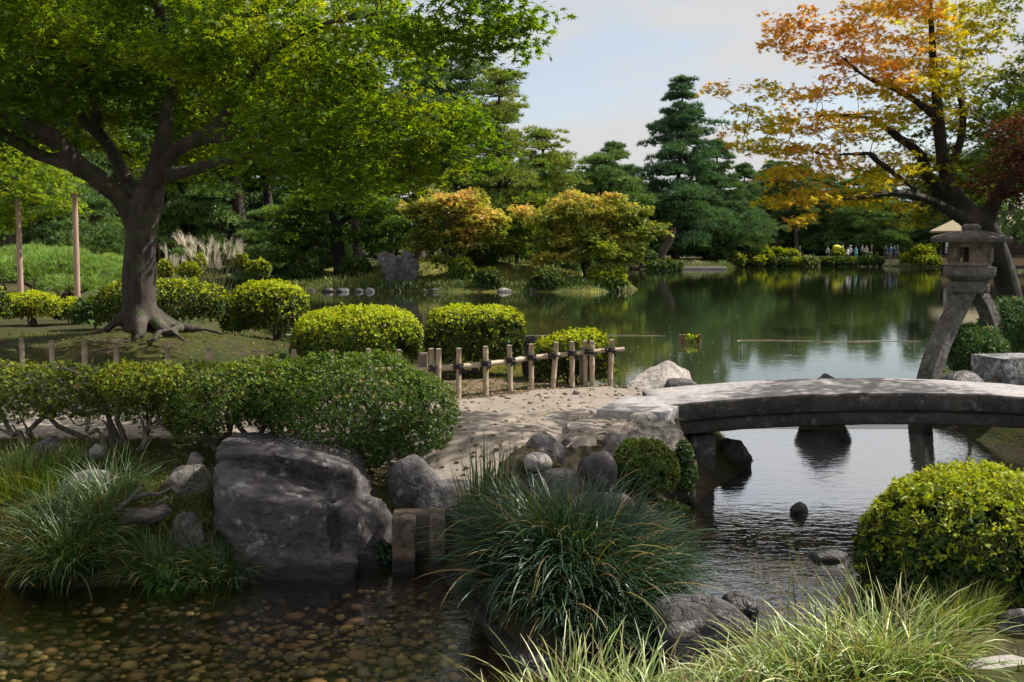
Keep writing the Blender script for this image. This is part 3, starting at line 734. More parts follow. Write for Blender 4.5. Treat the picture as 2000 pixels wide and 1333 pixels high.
# ------------------------------------------------------------------ stone bridge
def bridge():
    XA, XB, XC = 1.50, 6.35, 4.0
    def ztop(x): return 0.965 - 0.0245 * (x - XC) ** 2 * (1.0 if x > XC else 0.92)
    t = thing('stone_bridge', 'low arched bridge of two stone slabs spanning the stream', 'bridge', (XC, 10.8, 0))
    def slab(name, x0, x1, yn, yf, top, thick, mat, lab=None, under=0.0, taper=0.0):
        n = 40; acc = Acc()
        X = np.linspace(x0, x1, n); V = []; prof = []
        m = 9
        for i, x in enumerate(X):
            zt = ztop(x) - top; th = thick
            y0 = yn + taper * max(0, (x1 - x) / (x1 - x0)) * 0; y1 = yf
            e = 0.022
            zb = zt - th
            ring = [(y0, zb + e), (y0, zt - e), (y0 + e * 0.35, zt - e * 0.3), (y0 + e, zt), (y1 - e, zt), (y1, zt - e), (y1, zb + e), (y1 - e, zb), (y0 + e, zb)]
            prof.append([(x, a, b) for a, b in ring])
        V = np.array(prof).reshape(-1, 3)
        k = len(prof[0])
        i = np.arange(n - 1)[:, None] * k; j = np.arange(k)[None]; j2 = (j + 1) % k
        Q = np.stack([i + j, i + j2, i + k + j2, i + k + j], -1).reshape(-1, 4)
        V = V + np.stack([0 * V[:, 0], 0.012 * fbm(V * 5, 3, 4), 0.007 * fbm(V * 7, 3, 8)], -1)
        e0 = np.arange(k)[None, ::-1]; e1 = np.arange(k)[None] + (n - 1) * k
        V = V - np.array([XC, 10.8, 0])
        midx = np.array([0] * len(Q) + [0, 0])
        jj = np.tile(np.arange(k), n - 1)
        if len(mat) > 1:
            midx[:len(Q)] = np.where((jj >= 3) & (jj <= 3), 1, 0)
        me = make_mesh(name, V, [Q, np.concatenate([e0, e1])], mat, None, False, midx)
        return link(name, me, t)
    slab('deck_slab', XA, XB, 10.18, 11.36, 0.0, 0.19, [M['granite_dark'], M['granite_top']])
    slab('under_slab', XA + 0.18, XB - 0.1, 10.24, 11.30, 0.19 + 0.003, 0.15, [M['granite_dark']])
    V, F = box(-0.28, 0.0, -0.45, 0.42, -0.6, 0.49)
    bevelled('pier', V, F, M['granite_dark'], t, (2.15 - XC, 0.0, 0), 0.03, 2, 0.015, 2)
    V, F = box(0.0, 0.3, -0.45, 0.45, -0.6, 0.45)
    bevelled('pier', V, F, M['granite_dark'], t, (5.95 - XC, 0.0, 0), 0.03, 2, 0.015, 4)
    # approach slab on the path
    c = [G(1165, 801, 0.83), G(1300, 806, 0.83), G(1360, 776, 0.83), G(1222, 773, 0.83)]
    V = [(*q[:2], z) for z in (0.62, 0.832) for q in c]
    F = [(3, 2, 1, 0), (4, 5, 6, 7), (0, 1, 5, 4), (1, 2, 6, 5), (2, 3, 7, 6), (3, 0, 4, 7)]
    o = np.mean(V, 0); o[2] = 0
    ob = bevelled('approach_slab', [tuple(np.array(v) - o) for v in V], F, M['granite_top'], None, [float(q) for q in o], 0.012, 2, 0.004, 9)
    tag(ob, 'flat pale stone slab on the path at the foot of the bridge', 'stone slab')
bridge()

# ------------------------------------------------------------------ stone lantern
def lantern():
    D = 13.9; s = D / FPX
    ctr = P(1890, 600, D)
    def zy(py): return float(P(1890, py, D)[2])
    t = thing('stone_lantern', 'two legged stone lantern with broad roof standing at the pond edge', 'lantern', (ctr[0], D, 0))
    rot = R(14)
    def hexa(r, n=6, off=0.0): return [(r * math.cos(rot + off + i * 2 * math.pi / n), r * math.sin(rot + off + i * 2 * math.pi / n)) for i in range(n)]
    def prism(name, rings, mat, width=0.012, rough=0.006, loc=(0, 0), n=6):
        V, F = [], []
        for z, r in rings: V += [(x, y, z) for x, y in hexa(r, n)]
        for k in range(len(rings) - 1):
            F += [(k * n + i, k * n + (i + 1) % n, (k + 1) * n + (i + 1) % n, (k + 1) * n + i) for i in range(n)]
        F += [tuple(range(n))[::-1], tuple(range((len(rings) - 1) * n, len(rings) * n))]
        return bevelled(name, V, F, M[mat], t, (loc[0], loc[1], 0), width, 2, rough, len(name))
    # roof: hexagonal umbrella with drooping lip
    ro = prism('roof', [(zy(474), 0.545), (zy(466), 0.565), (zy(462), 0.54), (zy(456), 0.36), (zy(451), 0.16)], 'lantern', 0.010)
    prism('finial', [(zy(455), 0.09), (zy(449), 0.125), (zy(443), 0.13), (zy(438), 0.08)], 'lantern', 0.012, 0.005, n=10)
    # firebox with window openings: six corner piers, sill and head
    fb = prism('firebox', [(zy(520), 0.30), (zy(512), 0.30)], 'lantern_warm', 0.006)
    prism('firebox_head', [(zy(483), 0.30), (zy(473.5), 0.30)], 'lantern_warm', 0.006)
    for i in range(6):
        a = rot + i * math.pi / 3
        V, F = box(-0.052, 0.052, -0.052, 0.052, zy(512.3), zy(482.7))
        o = bevelled('corner_pier', V, F, M['lantern_warm'], t, (0.247 * math.cos(a), 0.247 * math.sin(a), 0), 0.008, 1, 0.003, i)
        o.rotation_euler = (0, 0, a)
    for i in (0, 2, 4):
        a = rot + math.pi / 6 + i * math.pi / 3
        V, F = box(-0.02, 0.02, -0.13, 0.13, zy(512.3), zy(482.7))
        o = bevelled('side_panel', V, F, M['lantern_warm'], t, (0.235 * math.cos(a), 0.235 * math.sin(a), 0), 0.004, 1, 0.002, i)
        o.rotation_euler = (0, 0, a)
    prism('platform', [(zy(548), 0.27), (zy(541), 0.34), (zy(538), 0.365), (zy(521), 0.365)], 'lantern', 0.012)
    prism('yoke', [(zy(572), 0.27), (zy(568), 0.29), (zy(549), 0.285)], 'lantern', 0.014)
    # bowed legs
    def leg(pts, w0, w1, dep, seed):
        pts, _ = densify(pts, np.ones(len(pts)), 22); n = len(pts)
        tg = unit(np.gradient(pts, axis=0))
        hd = unit(np.array([pts[-1][0] - pts[0][0], pts[-1][1] - pts[0][1], 0]))
        sd = np.array([-hd[1], hd[0], 0])
        V, F = [], []
        for i in range(n):
            w = w0 + (w1 - w0) * i / (n - 1); nb = np.cross(tg[i], sd)
            for a, b in ((-1, -1), (1, -1), (1, 1), (-1, 1)): V.append(tuple(pts[i] + sd * a * dep / 2 + nb * b * w / 2))
        for i in range(n - 1):
            F += [(i * 4 + j, i * 4 + (j + 1) % 4, i * 4 + 4 + (j + 1) % 4, i * 4 + 4 + j) for j in range(4)]
        F += [(3, 2, 1, 0), tuple(range((n - 1) * 4, n * 4))]
        bm = bmesh.new(); vv = [bm.verts.new(v) for v in V]
        for f in F: bm.faces.new([vv[i] for i in f])
        bmesh.ops.recalc_face_normals(bm, faces=bm.faces)
        me = bpy.data.meshes.new('leg'); bm.to_mesh(me); bm.free()
        me.materials.append(M['lantern'])
        o = link('leg', me, t)
        b = o.modifiers.new('b', 'BEVEL'); b.width = 0.012; b.segments = 2; b.limit_method = 'ANGLE'; b.angle_limit = R(40)
        return o
    def loc(px, py, dd): 
        q = P(px, py, D + dd); return np.array([q[0] - ctr[0], q[1] - D, q[2]])
    leg([loc(1888, 566, -0.05), loc(1866, 608, -0.14), loc(1836, 670, -0.26), loc(1812, 745, -0.36), loc(1797, 835, -0.42), loc(1793, 862, -0.44)], 0.15, 0.22, 0.25, 1)
    leg([loc(1905, 566, 0.05), loc(1925, 600, 0.16), loc(1940, 650, 0.26), loc(1946, 730, 0.34)], 0.14, 0.20, 0.20, 2)
lantern()
def stone_trough():
    c = P(1965, 720, 13.0)
    V, F = box(-0.31, 0.45, -0.28, 0.3, c[2] - 0.40, c[2] + 0.17)
    o = bevelled('stone_block', V, F, M['lichen'], None, (float(c[0]), 13.0, 0), 0.015, 2, 0.01, 6)
    o.rotation_euler = (0, 0, R(16))
    tag(o, 'squared lichen spotted stone block beside the lantern', 'stone block')
stone_trough()

# ------------------------------------------------------------------ bamboo fence
def fence():
    t = thing('bamboo_fence', 'low bamboo post and rail fence tied with black rope along the path', 'fence', (0, 11, 0))
    z0 = {}
    pts = []
    for i, (x, y) in enumerate(FPT):
        g = hz(x, y); px = FENCE_PX[i][0]
        top = 1.31 + random.uniform(-0.015, 0.015)
        tw = [(0.0, 0.0)] if px not in (847, 1150) else [(-0.035, 0.02), (0.045, -0.01)]
        for (ox, oy) in tw:
            r = random.uniform(0.029, 0.037)
            tilt = random.uniform(-0.03, 0.03) + (0.05 if px in (1080,) else 0)
            H = top - g
            zs = [-0.15]; rs = [r]
            for nd in np.cumsum([random.uniform(0.05, 0.15)] + [random.uniform(0.19, 0.26)] * 4):
                if nd < H - 0.04:
                    zs += [nd - 0.012, nd, nd + 0.012]; rs += [r, r * 1.13, r]
            zs += [H]; rs += [r * 0.98]
            path = np.stack([np.array(zs) * tilt, np.array(zs) * 0.01, np.array(zs)], -1)
            acc = Acc()
            V, F = tube(path, rs, 12, True)
            po = link('post', make_mesh('post', V, F, [M['bamboo']], None, True), t, (x + ox, y + oy - 11, g))
            c = path[-1]
            th = np.arange(12) * 2 * np.pi / 12
            Vc = np.concatenate([np.stack([r * 0.9 * np.cos(th) + c[0], r * 0.9 * np.sin(th) + c[1], np.full(12, c[2] + 0.003)], -1)])
            link('cut_end', make_mesh('cut_end', Vc, np.arange(12)[None], [M['bamboo_cut']]), po)
            pts.append((x + ox, y + oy))
    # dark square stake beside the first pair
    for (i, dx) in ((12, -0.13), (19, -0.06)):
        x, y = FPT[i]; g = hz(x + dx, y + 0.08)
        V, F = box(-0.05, 0.05, -0.045, 0.045, -0.2, 1.27 - g if i == 12 else 1.22 - g)
        bevelled('stake', V, F, M['stake'], t, (x + dx, y + 0.08 - 11, g), 0.008, 1, 0.003, i)
    # rail: one long bamboo with nodes, bowed along the posts; visible part in two lengths
    def rail(i0, i1, zA, zB, ext, seed):
        P_ = [np.array([FPT[i][0], FPT[i][1] + 0.062, zA + (zB - zA) * (i - i0) / (i1 - i0)]) for i in range(i0, i1 + 1)]
        e = unit(P_[-1] - P_[-2]); P_.append(P_[-1] + e * ext)
        q, _ = densify(P_, np.ones(len(P_)), 90)
        rr = np.full(90, 0.034); rr[::11] = 0.038; rr *= np.linspace(1.0, 0.86, 90)
        V, F = tube(q - np.array([0, 11, 0]), rr, 12, True)
        link('rail', make_mesh('rail', V, F, M['bamboo'], None, True), t)
        return lambda i: zA + (zB - zA) * (i - i0) / (i1 - i0)
    zr = rail(10, len(FPT) - 1, 1.07, 1.17, 0.20, 1)
    rail(0, 10, 0.93, 1.065, 0.1, 2)
    for i in range(10, len(FPT)):
        x, y = FPT[i]; z = zr(i)
        acc = Acc()
        for k in range(3):
            th = np.linspace(0, 2 * np.pi, 15)
            tl = (-0.9, 0.9, 0.2)[k]
            path = np.stack([x + 0.052 * np.cos(th), y + 0.03 + 0.082 * np.sin(th), z + 0.045 * np.cos(th + tl) * tl], -1)
            acc.add(*tube(path, 0.013, 6, False))
        for k in range(3):
            a0 = np.array([x + 0.02, y - 0.045, z]); a1 = a0 + np.array([random.uniform(-0.02, 0.09), -0.02, random.uniform(-0.10, 0.02)])
            acc.add(*tube(np.linspace(a0, a1, 5) + np.array([[0, 0, 0], [0.006, -0.01, 0.01], [0.01, -0.012, 0.008], [0, 0, 0], [0, 0, 0]]), [0.02, 0.016, 0.011, 0.009, 0.006], 6, True))
        V, F = acc.arrays()
        link('rope_tie', make_mesh('rope_tie', V - np.array([0, 11, 0]), F, M['rope'], None, True), t)
fence()

# ------------------------------------------------------------------ pebbles of the stream bed
def pebbles():
    t = struct(link('stream_bed', None, None, (-1.5, 6.4, 0)), 'structure', 'cobbled bed of the clear shallow pool')
    bedpts = []
    shapes = []
    for k in range(8):
        V, F = rock_shape((1, 0.78, 0.40), 300 + k, 7, 2.4, 0.13, 2)
        shapes.append((V, F))
    low = [rock_shape((1, 0.78, 0.40), 300 + k, 7, 2.4, 0.13, 1) for k in range(8)]
    cols = [(0.36, 0.27, 0.12), (0.28, 0.22, 0.115), (0.20, 0.175, 0.115), (0.34, 0.22, 0.12), (0.23, 0.21, 0.15), (0.55, 0.45, 0.23), (0.13, 0.11, 0.07), (0.31, 0.205, 0.11)]
    meshes = [make_mesh('pebble', V, F, M['pebble'], np.tile(np.array(c), (len(V), 1)), True) for (V, F), c in zip(shapes, cols)]
    got = []
    r_ = np.random.default_rng(77)
    tries = 0
    while len(got) < 1500 and tries < 40000:
        tries += 1
        x, y = r_.uniform(-3.9, 0.6), r_.uniform(5.1, 7.5)
        s = r_.choice([0.045, 0.07, 0.10, 0.14], p=[0.35, 0.35, 0.22, 0.08]) * r_.uniform(0.85, 1.2)
        ok = all((x - a) ** 2 + (y - b) ** 2 > (0.36 * (s + c)) ** 2 for a, b, c in got)
        if ok: got.append((x, y, s))
    G_ = np.array(got); Hh = height(G_[:, 0], G_[:, 1])
    keep = Hh < -0.13
    G_, Hh = G_[keep], Hh[keep]
    order = np.argsort(G_[:, 1] - 0.6 * np.exp(-((G_[:, 0] + 1.7) / 2) ** 2))
    acc = Acc()
    for n_, i in enumerate(order):
        x, y, s = G_[i]; k = int(r_.integers(0, 8)); a = r_.uniform(0, 6.28)
        z = Hh[i] + 0.10 * s + 0.02
        if n_ < 300:
            o = link('pebble', meshes[k], t, (x + 1.5, y - 6.4, z)); o.scale = (s * 1.15,) * 3; o.rotation_euler = (r_.normal(0, 0.15), r_.normal(0, 0.15), a)
        else:
            V, F = low[k]; c, q = math.cos(a), math.sin(a)
            W = V @ np.array([[c, q, 0], [-q, c, 0], [0, 0, 1]]) * s * 1.15 + np.array([x + 1.5, y - 6.4, z])
            acc.add(W, F, np.array(cols[k]))
    # gravel between
    n = 1500
    gx, gy = r_.uniform(-4, 0.7, n), r_.uniform(5.0, 7.6, n); gh = height(gx, gy)
    V0, F0 = ICO[1]
    for x, y, h in zip(gx, gy, gh):
        if h > -0.08: continue
        s = r_.uniform(0.014, 0.034)
        acc.add(V0 * np.array([s * 1.2, s, s * 0.6]) + np.array([x + 1.5, y - 6.4, h + 0.004]), F0, np.array(cols[int(r_.integers(0, 8))]) * 0.8)
    o = link('gravel', acc.mesh('gravel', M['pebble'], True), t); o['kind'] = 'stuff'
pebbles()
# ------------------------------------------------------------------ shrubs
def ell_points(ells, n, zlo=-0.35, amp=0.06, freq=4.0, seed=0):
    """points on the joined skin of several rounded masses, with outward normals"""
    ar = np.array([(e[1][0] * e[1][1] + e[1][0] * e[1][2] + e[1][1] * e[1][2]) for e in ells]); ar = ar / ar.sum()
    PP, NN = [], []
    for (c, r, bx), w in zip(ells, ar):
        m = int(n * w * 1.5) + 8
        d = unit(rng.normal(size=(m * 2, 3))); d = d[d[:, 2] > zlo][:m]
        q = d / (np.abs(d) ** bx).sum(1, keepdims=True) ** (1 / bx)
        nn = unit(np.sign(q) * np.abs(q) ** (bx - 1) / np.asarray(r))
        p = np.asarray(c) + q * np.asarray(r)
        p = p + nn * (fbm(p * freq, 3, seed) * amp)[:, None]
        PP.append(p); NN.append(nn)
    Pt, Nt = np.concatenate(PP), np.concatenate(NN)
    keep = np.ones(len(Pt), bool); k0 = 0
    for i, (c, r, bx) in enumerate(ells):
        own = np.zeros(len(Pt), bool); own[k0:k0 + len(PP[i])] = True; k0 += len(PP[i])
        u = (np.abs((Pt - np.asarray(c)) / np.asarray(r)) ** bx).sum(1) ** (1 / bx)
        keep &= own | (u > 0.9)
    return Pt[keep], Nt[keep]
def foliage(ells, n, ll, lw, col, ros=4, zlo=-0.35, amp=0.06, freq=4.0, seed=0, depth=0.05, tip=None, tipfrac=0.0, zcut=None, inner=0.2, gap=0.0):
    n = int(n * 0.66); ll, lw = ll * 1.18, lw * 1.2
    p, nr = ell_points(ells, n, zlo, amp, freq, seed)
    if zcut is not None:
        k = p[:, 2] > zcut(p); p, nr = p[k], nr[k]
    if gap:
        k = fbm(p * 7.0, 3, seed + 50) > -0.42 + gap; p, nr = p[k], nr[k]
    m = len(p)
    ctr = np.mean([np.asarray(e[0]) for e in ells], 0)
    dep = rng.exponential(depth, m)
    p = p - nr * dep[:, None]
    ax = unit(nr + 0.45 * rng.normal(size=(m, 3)) + np.array([0, 0, 0.25]))
    pos = np.repeat(p, ros, 0); A = np.repeat(ax, ros, 0)
    tg = rng.normal(size=(m * ros, 3)); tg = unit(tg - A * (tg * A).sum(1, keepdims=True))
    d = unit(A * rng.uniform(0.25, 0.9, (m * ros, 1)) + tg)
    nl = unit(A - d * (A * d).sum(1, keepdims=True) + 0.2 * rng.normal(size=(m * ros, 3)))
    c = jitter(col, m, 0.26, 0.09)
    dead = rng.random(m) < 0.015; c[dead] = jitter((0.16, 0.09, 0.035), int(dead.sum()), 0.2)
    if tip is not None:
        pick = (rng.random(m) < tipfrac * (0.10 + 1.9 * np.clip(nr[:, 2], 0, 1))) & (dep < depth * 1.2)   # fresh shoots; upward weighting paints sunlit tops and darker sides
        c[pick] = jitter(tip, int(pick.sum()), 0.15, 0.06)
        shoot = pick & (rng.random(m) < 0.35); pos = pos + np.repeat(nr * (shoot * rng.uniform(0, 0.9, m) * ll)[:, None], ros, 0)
    sz = rng.uniform(0.7, 1.2, m * ros)
    acc = Acc(); acc.add(*diamond_leaves(pos, d, nl, ll * sz, lw * sz, np.repeat(c, ros, 0), 0.12))
    # inner leaves that close the body
    if inner:
        k = int(m * inner); i = rng.integers(0, m, k)
        q = p[i] - nr[i] * rng.uniform(0.02, 0.22, (k, 1)) * np.mean([min(e[1]) for e in ells])
        acc.add(*diamond_leaves(q, unit(rng.normal(size=(k, 3))), unit(rng.normal(size=(k, 3))), ll * 1.9, lw * 2.2, jitter(np.asarray(col) * 0.85, k, 0.2)))
    return acc
def stems(base, tops, r0, r1, n_mid=4, wig=0.06, sides=6, split=2):
    acc = Acc()
    for b, tp in zip(base, tops):
        tt = np.linspace(0, 1, n_mid + 2)[:, None]
        path = b + (tp - b) * tt + rng.normal(size=(n_mid + 2, 3)) * wig * np.linalg.norm(tp - b) * np.sin(tt * np.pi)
        q, rr = densify(path, np.linspace(r0, r1, len(path)), 12)
        acc.add(*tube(q, rr, sides, True))
        for s in range(split):
            j = rng.integers(4, 9); e = q[j] + (tp - b) * rng.uniform(0.15, 0.35) + rng.normal(size=3) * np.array([0.16, 0.12, 0.08]) * np.linalg.norm(tp - b)
            pq, r2 = densify([q[j], (q[j] + e) / 2 + rng.normal(size=3) * 0.03, e], [rr[j] * 0.75, rr[j] * 0.5, r1 * 0.6], 7)
            acc.add(*tube(pq, r2, 5, True))
    return acc
def clipped_shrub(label, x0, y0, x1, y1, d, n, ll, lw, col, tip=None, tipfrac=0.3, bx=2.6, dep=0.85, name='clipped_shrub', cat='shrub', group=None, zlo=-0.45, extra=None, amp=0.08, ros=4, seed=1, inner=0.25, gap=0.10, mat='shrub', ground=True):
    k = d / FPX; c = P((x0 + x1) / 2, (y0 + y1) / 2, d)
    w, h = (x1 - x0) * k, (y1 - y0) * k
    gz = hz(c[0], c[1]) if ground else c[2] - h / 2
    zc = c[2]; rz = h / 2
    t = thing(name, label, cat, (c[0], d, min(gz, c[2] - h / 2)), group)
    off = np.array([c[0], d, t.location[2]])
    ells = [(np.array([0, 0, zc - off[2]]), (w / 2, w / 2 * dep, rz), bx)]
    if extra: ells += extra(w, h, zc - off[2])
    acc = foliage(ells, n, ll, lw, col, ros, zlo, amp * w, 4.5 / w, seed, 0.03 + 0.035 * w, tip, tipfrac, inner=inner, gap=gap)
    link('foliage', acc.mesh('foliage', M[mat]), t)
    b = [np.array([rng.uniform(-0.06, 0.06) * w, rng.uniform(-0.06, 0.06) * w, -0.1]) for _ in range(4)]
    tp = [np.array([rng.uniform(-0.22, 0.22) * w, rng.uniform(-0.2, 0.2) * w * dep, (zc - off[2]) + 0.1 * rz]) for _ in range(4)]
    link('stem', stems(b, tp, 0.02 * w + 0.006, 0.008 * w, split=0).mesh('stem', M['twig'], True), t)
    return t
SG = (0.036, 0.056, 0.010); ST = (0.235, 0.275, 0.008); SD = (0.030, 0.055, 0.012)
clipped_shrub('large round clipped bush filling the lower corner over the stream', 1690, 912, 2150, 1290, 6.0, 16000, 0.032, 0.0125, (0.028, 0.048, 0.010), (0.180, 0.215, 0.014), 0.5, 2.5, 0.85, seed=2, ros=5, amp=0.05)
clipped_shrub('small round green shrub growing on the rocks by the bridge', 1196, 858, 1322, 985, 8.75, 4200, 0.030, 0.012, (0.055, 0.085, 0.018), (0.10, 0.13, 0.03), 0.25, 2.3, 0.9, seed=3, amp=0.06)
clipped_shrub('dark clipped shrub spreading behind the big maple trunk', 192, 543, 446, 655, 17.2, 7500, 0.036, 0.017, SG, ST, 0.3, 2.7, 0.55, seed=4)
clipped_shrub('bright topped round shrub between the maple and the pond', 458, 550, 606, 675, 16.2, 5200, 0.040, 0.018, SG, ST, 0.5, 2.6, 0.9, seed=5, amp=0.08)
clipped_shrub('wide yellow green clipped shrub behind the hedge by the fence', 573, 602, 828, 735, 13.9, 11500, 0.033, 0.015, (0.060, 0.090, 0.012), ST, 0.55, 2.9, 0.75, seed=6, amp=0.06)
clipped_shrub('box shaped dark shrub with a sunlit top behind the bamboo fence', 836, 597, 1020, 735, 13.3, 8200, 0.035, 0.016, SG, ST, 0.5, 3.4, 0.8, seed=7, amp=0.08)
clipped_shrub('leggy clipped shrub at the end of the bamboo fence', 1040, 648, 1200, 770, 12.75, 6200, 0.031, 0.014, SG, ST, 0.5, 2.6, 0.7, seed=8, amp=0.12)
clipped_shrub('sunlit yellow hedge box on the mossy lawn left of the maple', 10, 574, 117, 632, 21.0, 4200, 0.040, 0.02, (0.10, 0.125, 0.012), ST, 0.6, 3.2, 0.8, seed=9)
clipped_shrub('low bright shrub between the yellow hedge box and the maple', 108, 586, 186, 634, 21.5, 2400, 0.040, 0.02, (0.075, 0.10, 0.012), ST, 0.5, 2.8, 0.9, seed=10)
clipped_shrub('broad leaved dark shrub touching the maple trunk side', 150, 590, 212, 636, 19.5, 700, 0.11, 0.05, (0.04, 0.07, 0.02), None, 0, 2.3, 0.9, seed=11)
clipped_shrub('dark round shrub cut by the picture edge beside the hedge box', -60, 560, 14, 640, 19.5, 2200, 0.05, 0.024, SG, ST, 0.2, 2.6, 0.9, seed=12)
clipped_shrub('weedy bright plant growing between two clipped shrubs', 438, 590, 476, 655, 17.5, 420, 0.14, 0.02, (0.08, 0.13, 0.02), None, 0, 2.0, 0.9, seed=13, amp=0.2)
# clipped shrubs around the pampas grass and on the island
far_shrubs = [
 ('small ball shrub peeping out right of the maple trunk', 312, 514, 334, 548, 36, 'b'), ('bright ball shrub below the pampas plumes', 352, 517, 389, 545, 38, 'b'),
 ('flat bright shrub behind the pampas plumes', 364, 500, 402, 528, 46, 'b'), ('bright shrub at the right edge of the pampas grass', 456, 496, 480, 522, 50, 'b'),
 ('lit round shrub on the inlet bank right of the pampas grass', 484, 511, 526, 546, 50, 'm'), ('wide dark shrub at the left tip of the island', 565, 500, 628, 548, 56, 'd'),
 ('dark shrub left of the split island rock', 665, 505, 722, 548, 56, 'd'), ('round shrub right of the split island rock', 878, 508, 926, 556, 53.5, 'm'),
 ('large dark shrub under the left island maple', 912, 480, 970, 535, 57, 'd'), ('low dark shrub on the island shore', 930, 528, 978, 572, 52.4, 'd'),
 ('low shrub spilling over the middle of the island shore', 1040, 532, 1100, 572, 52.3, 'd'), ('pale leafy shrub at the right tip of the island', 1158, 532, 1222, 566, 52.8, 'm'),
 ('big shrub at the shore beyond the right tip of the island', 1222, 488, 1282, 520, 97, 'd'), ('dark mound shrub on the far shore beside leaning trunk', 1262, 510, 1330, 532, 95, 'd'),
 ('dark shrub pair on the far shore below two visitors', 1382, 488, 1440, 516, 107, 'd'), ('bright flat shrub on the far bank', 1442, 493, 1468, 504, 111, 'b'),
 ('airy bright shrub beside the wooden notice post', 1462, 478, 1500, 508, 111.5, 'b'), ('bright ball shrub left of the striding visitor', 1482, 494, 1506, 510, 110.5, 'b'),
 ('leafy low shrub left of the striding visitor', 1503, 488, 1530, 508, 112, 'm'), ('bright low shrub just left of the visitor in white trousers', 1526, 491, 1558, 506, 112, 'b'),
 ('pale round shrub at the far waterline', 1563, 504, 1596, 523, 109.4, 'p'), ('dark ball shrub at the far waterline', 1606, 507, 1628, 522, 109.6, 'd'),
 ('long dark shrub at the far waterline', 1632, 506, 1672, 522, 109.8, 'd'), ('dark shrub below the crowd at the far waterline', 1676, 502, 1722, 520, 110, 'd'),
 ('tiered bright shrub beside the teahouse', 1784, 483, 1822, 505, 106, 'b'), ('flat bright shrub below the tiered shrub', 1762, 498, 1800, 514, 107, 'b'),
 ('wide bright shrub by the teahouse stilts', 1790, 503, 1838, 520, 105, 'b'), ('tall leafy shrub at the left end of the far shore', 1432, 500, 1452, 520, 106, 'm'),
 ('small dark shrub on the far shore slope', 1496, 506, 1516, 522, 109, 'd'), ('second small dark shrub on the far shore slope', 1518, 508, 1540, 523, 109.3, 'd'),
 ('low bright shrub on the far shore slope', 1470, 505, 1492, 519, 108.6, 'b'), ('low bright shrub between two dark waterline shrubs', 1540, 508, 1562, 522, 109.5, 'b'),
 ('bright shrub beside the umbrella crowd', 1626, 489, 1646, 504, 113, 'b'),
 ('clipped dark shrub behind the low pine mat', 80, 470, 118, 500, 48, 'd'), ('flat lit shrub in the dark grove at left', 50, 488, 76, 500, 50, 'b'),
 ('young lit shrub by the white rail fence', 203, 500, 232, 524, 44, 'b')]
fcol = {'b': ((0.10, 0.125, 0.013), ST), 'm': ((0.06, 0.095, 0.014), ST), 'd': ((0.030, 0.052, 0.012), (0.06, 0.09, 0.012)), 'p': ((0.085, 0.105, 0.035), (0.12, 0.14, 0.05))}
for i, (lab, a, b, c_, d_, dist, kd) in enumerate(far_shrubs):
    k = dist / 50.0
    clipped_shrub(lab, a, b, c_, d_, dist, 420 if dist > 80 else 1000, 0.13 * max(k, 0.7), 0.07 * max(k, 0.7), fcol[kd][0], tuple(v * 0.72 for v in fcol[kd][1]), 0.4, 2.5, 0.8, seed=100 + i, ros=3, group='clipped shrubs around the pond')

# ------------------------------------------------------------------ hedge of azaleas with bare stems
def azalea(label, blobs, d, n, col, tip, tipfrac, stem_px, seed, gap=0.0, lit=None):
    c0 = P(blobs[0][0], 880, d); g = hz(c0[0], d)
    t = thing('azalea_bush', label, 'bush', (c0[0], d, g))
    off = np.array([c0[0], d, g]); k = d / FPX
    ells = [(P(px, py, d + dd) - off, (rx * k, ry, rz * k), bx) for (px, py, dd, rx, ry, rz, bx) in blobs]
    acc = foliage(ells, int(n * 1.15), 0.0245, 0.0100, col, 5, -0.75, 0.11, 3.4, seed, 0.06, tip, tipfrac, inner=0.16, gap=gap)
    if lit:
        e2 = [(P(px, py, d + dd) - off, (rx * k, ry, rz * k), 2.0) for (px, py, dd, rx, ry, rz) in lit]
        a2 = foliage(e2, 1200, 0.026, 0.011, (0.12, 0.145, 0.012), 5, -0.6, 0.08, 4, seed + 5, 0.06, inner=0)  # paler leaf colour paints a patch of sun on the hedge
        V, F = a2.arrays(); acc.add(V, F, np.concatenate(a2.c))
    link('foliage', acc.mesh('foliage', M['shrub']), t)
    b = [np.array([PX(px, d) + rng.normal(0, 0.03), d + dd, g - 0.05]) - off for (px, dd, tx, ty) in stem_px]
    tp = [P(tx, ty, d + dd + rng.normal(0, 0.15)) - off for (px, dd, tx, ty) in stem_px]
    link('stem', stems(b, tp, 0.030, 0.010, 4, 0.09, 7, 4).mesh('stem', M['twig'], True), t)
    return t
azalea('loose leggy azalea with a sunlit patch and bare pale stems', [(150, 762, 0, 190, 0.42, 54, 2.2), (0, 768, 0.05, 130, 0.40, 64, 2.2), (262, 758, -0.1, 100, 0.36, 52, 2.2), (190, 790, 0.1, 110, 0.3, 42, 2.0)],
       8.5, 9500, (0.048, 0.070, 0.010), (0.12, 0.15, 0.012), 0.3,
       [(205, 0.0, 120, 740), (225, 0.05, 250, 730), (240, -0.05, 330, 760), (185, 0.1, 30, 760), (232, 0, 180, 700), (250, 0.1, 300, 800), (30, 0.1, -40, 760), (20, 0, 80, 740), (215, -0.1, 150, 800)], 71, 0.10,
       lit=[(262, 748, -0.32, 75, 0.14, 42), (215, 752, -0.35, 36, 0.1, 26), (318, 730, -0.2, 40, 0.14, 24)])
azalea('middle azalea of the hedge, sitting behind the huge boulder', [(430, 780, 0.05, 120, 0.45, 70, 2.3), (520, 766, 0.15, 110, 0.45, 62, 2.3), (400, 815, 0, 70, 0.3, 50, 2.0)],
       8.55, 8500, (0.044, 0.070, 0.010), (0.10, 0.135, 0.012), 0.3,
       [(395, 0, 400, 780), (405, 0.1, 450, 760), (415, 0, 370, 800), (470, 0.1, 520, 760), (480, 0.0, 440, 740)], 72, 0.04)
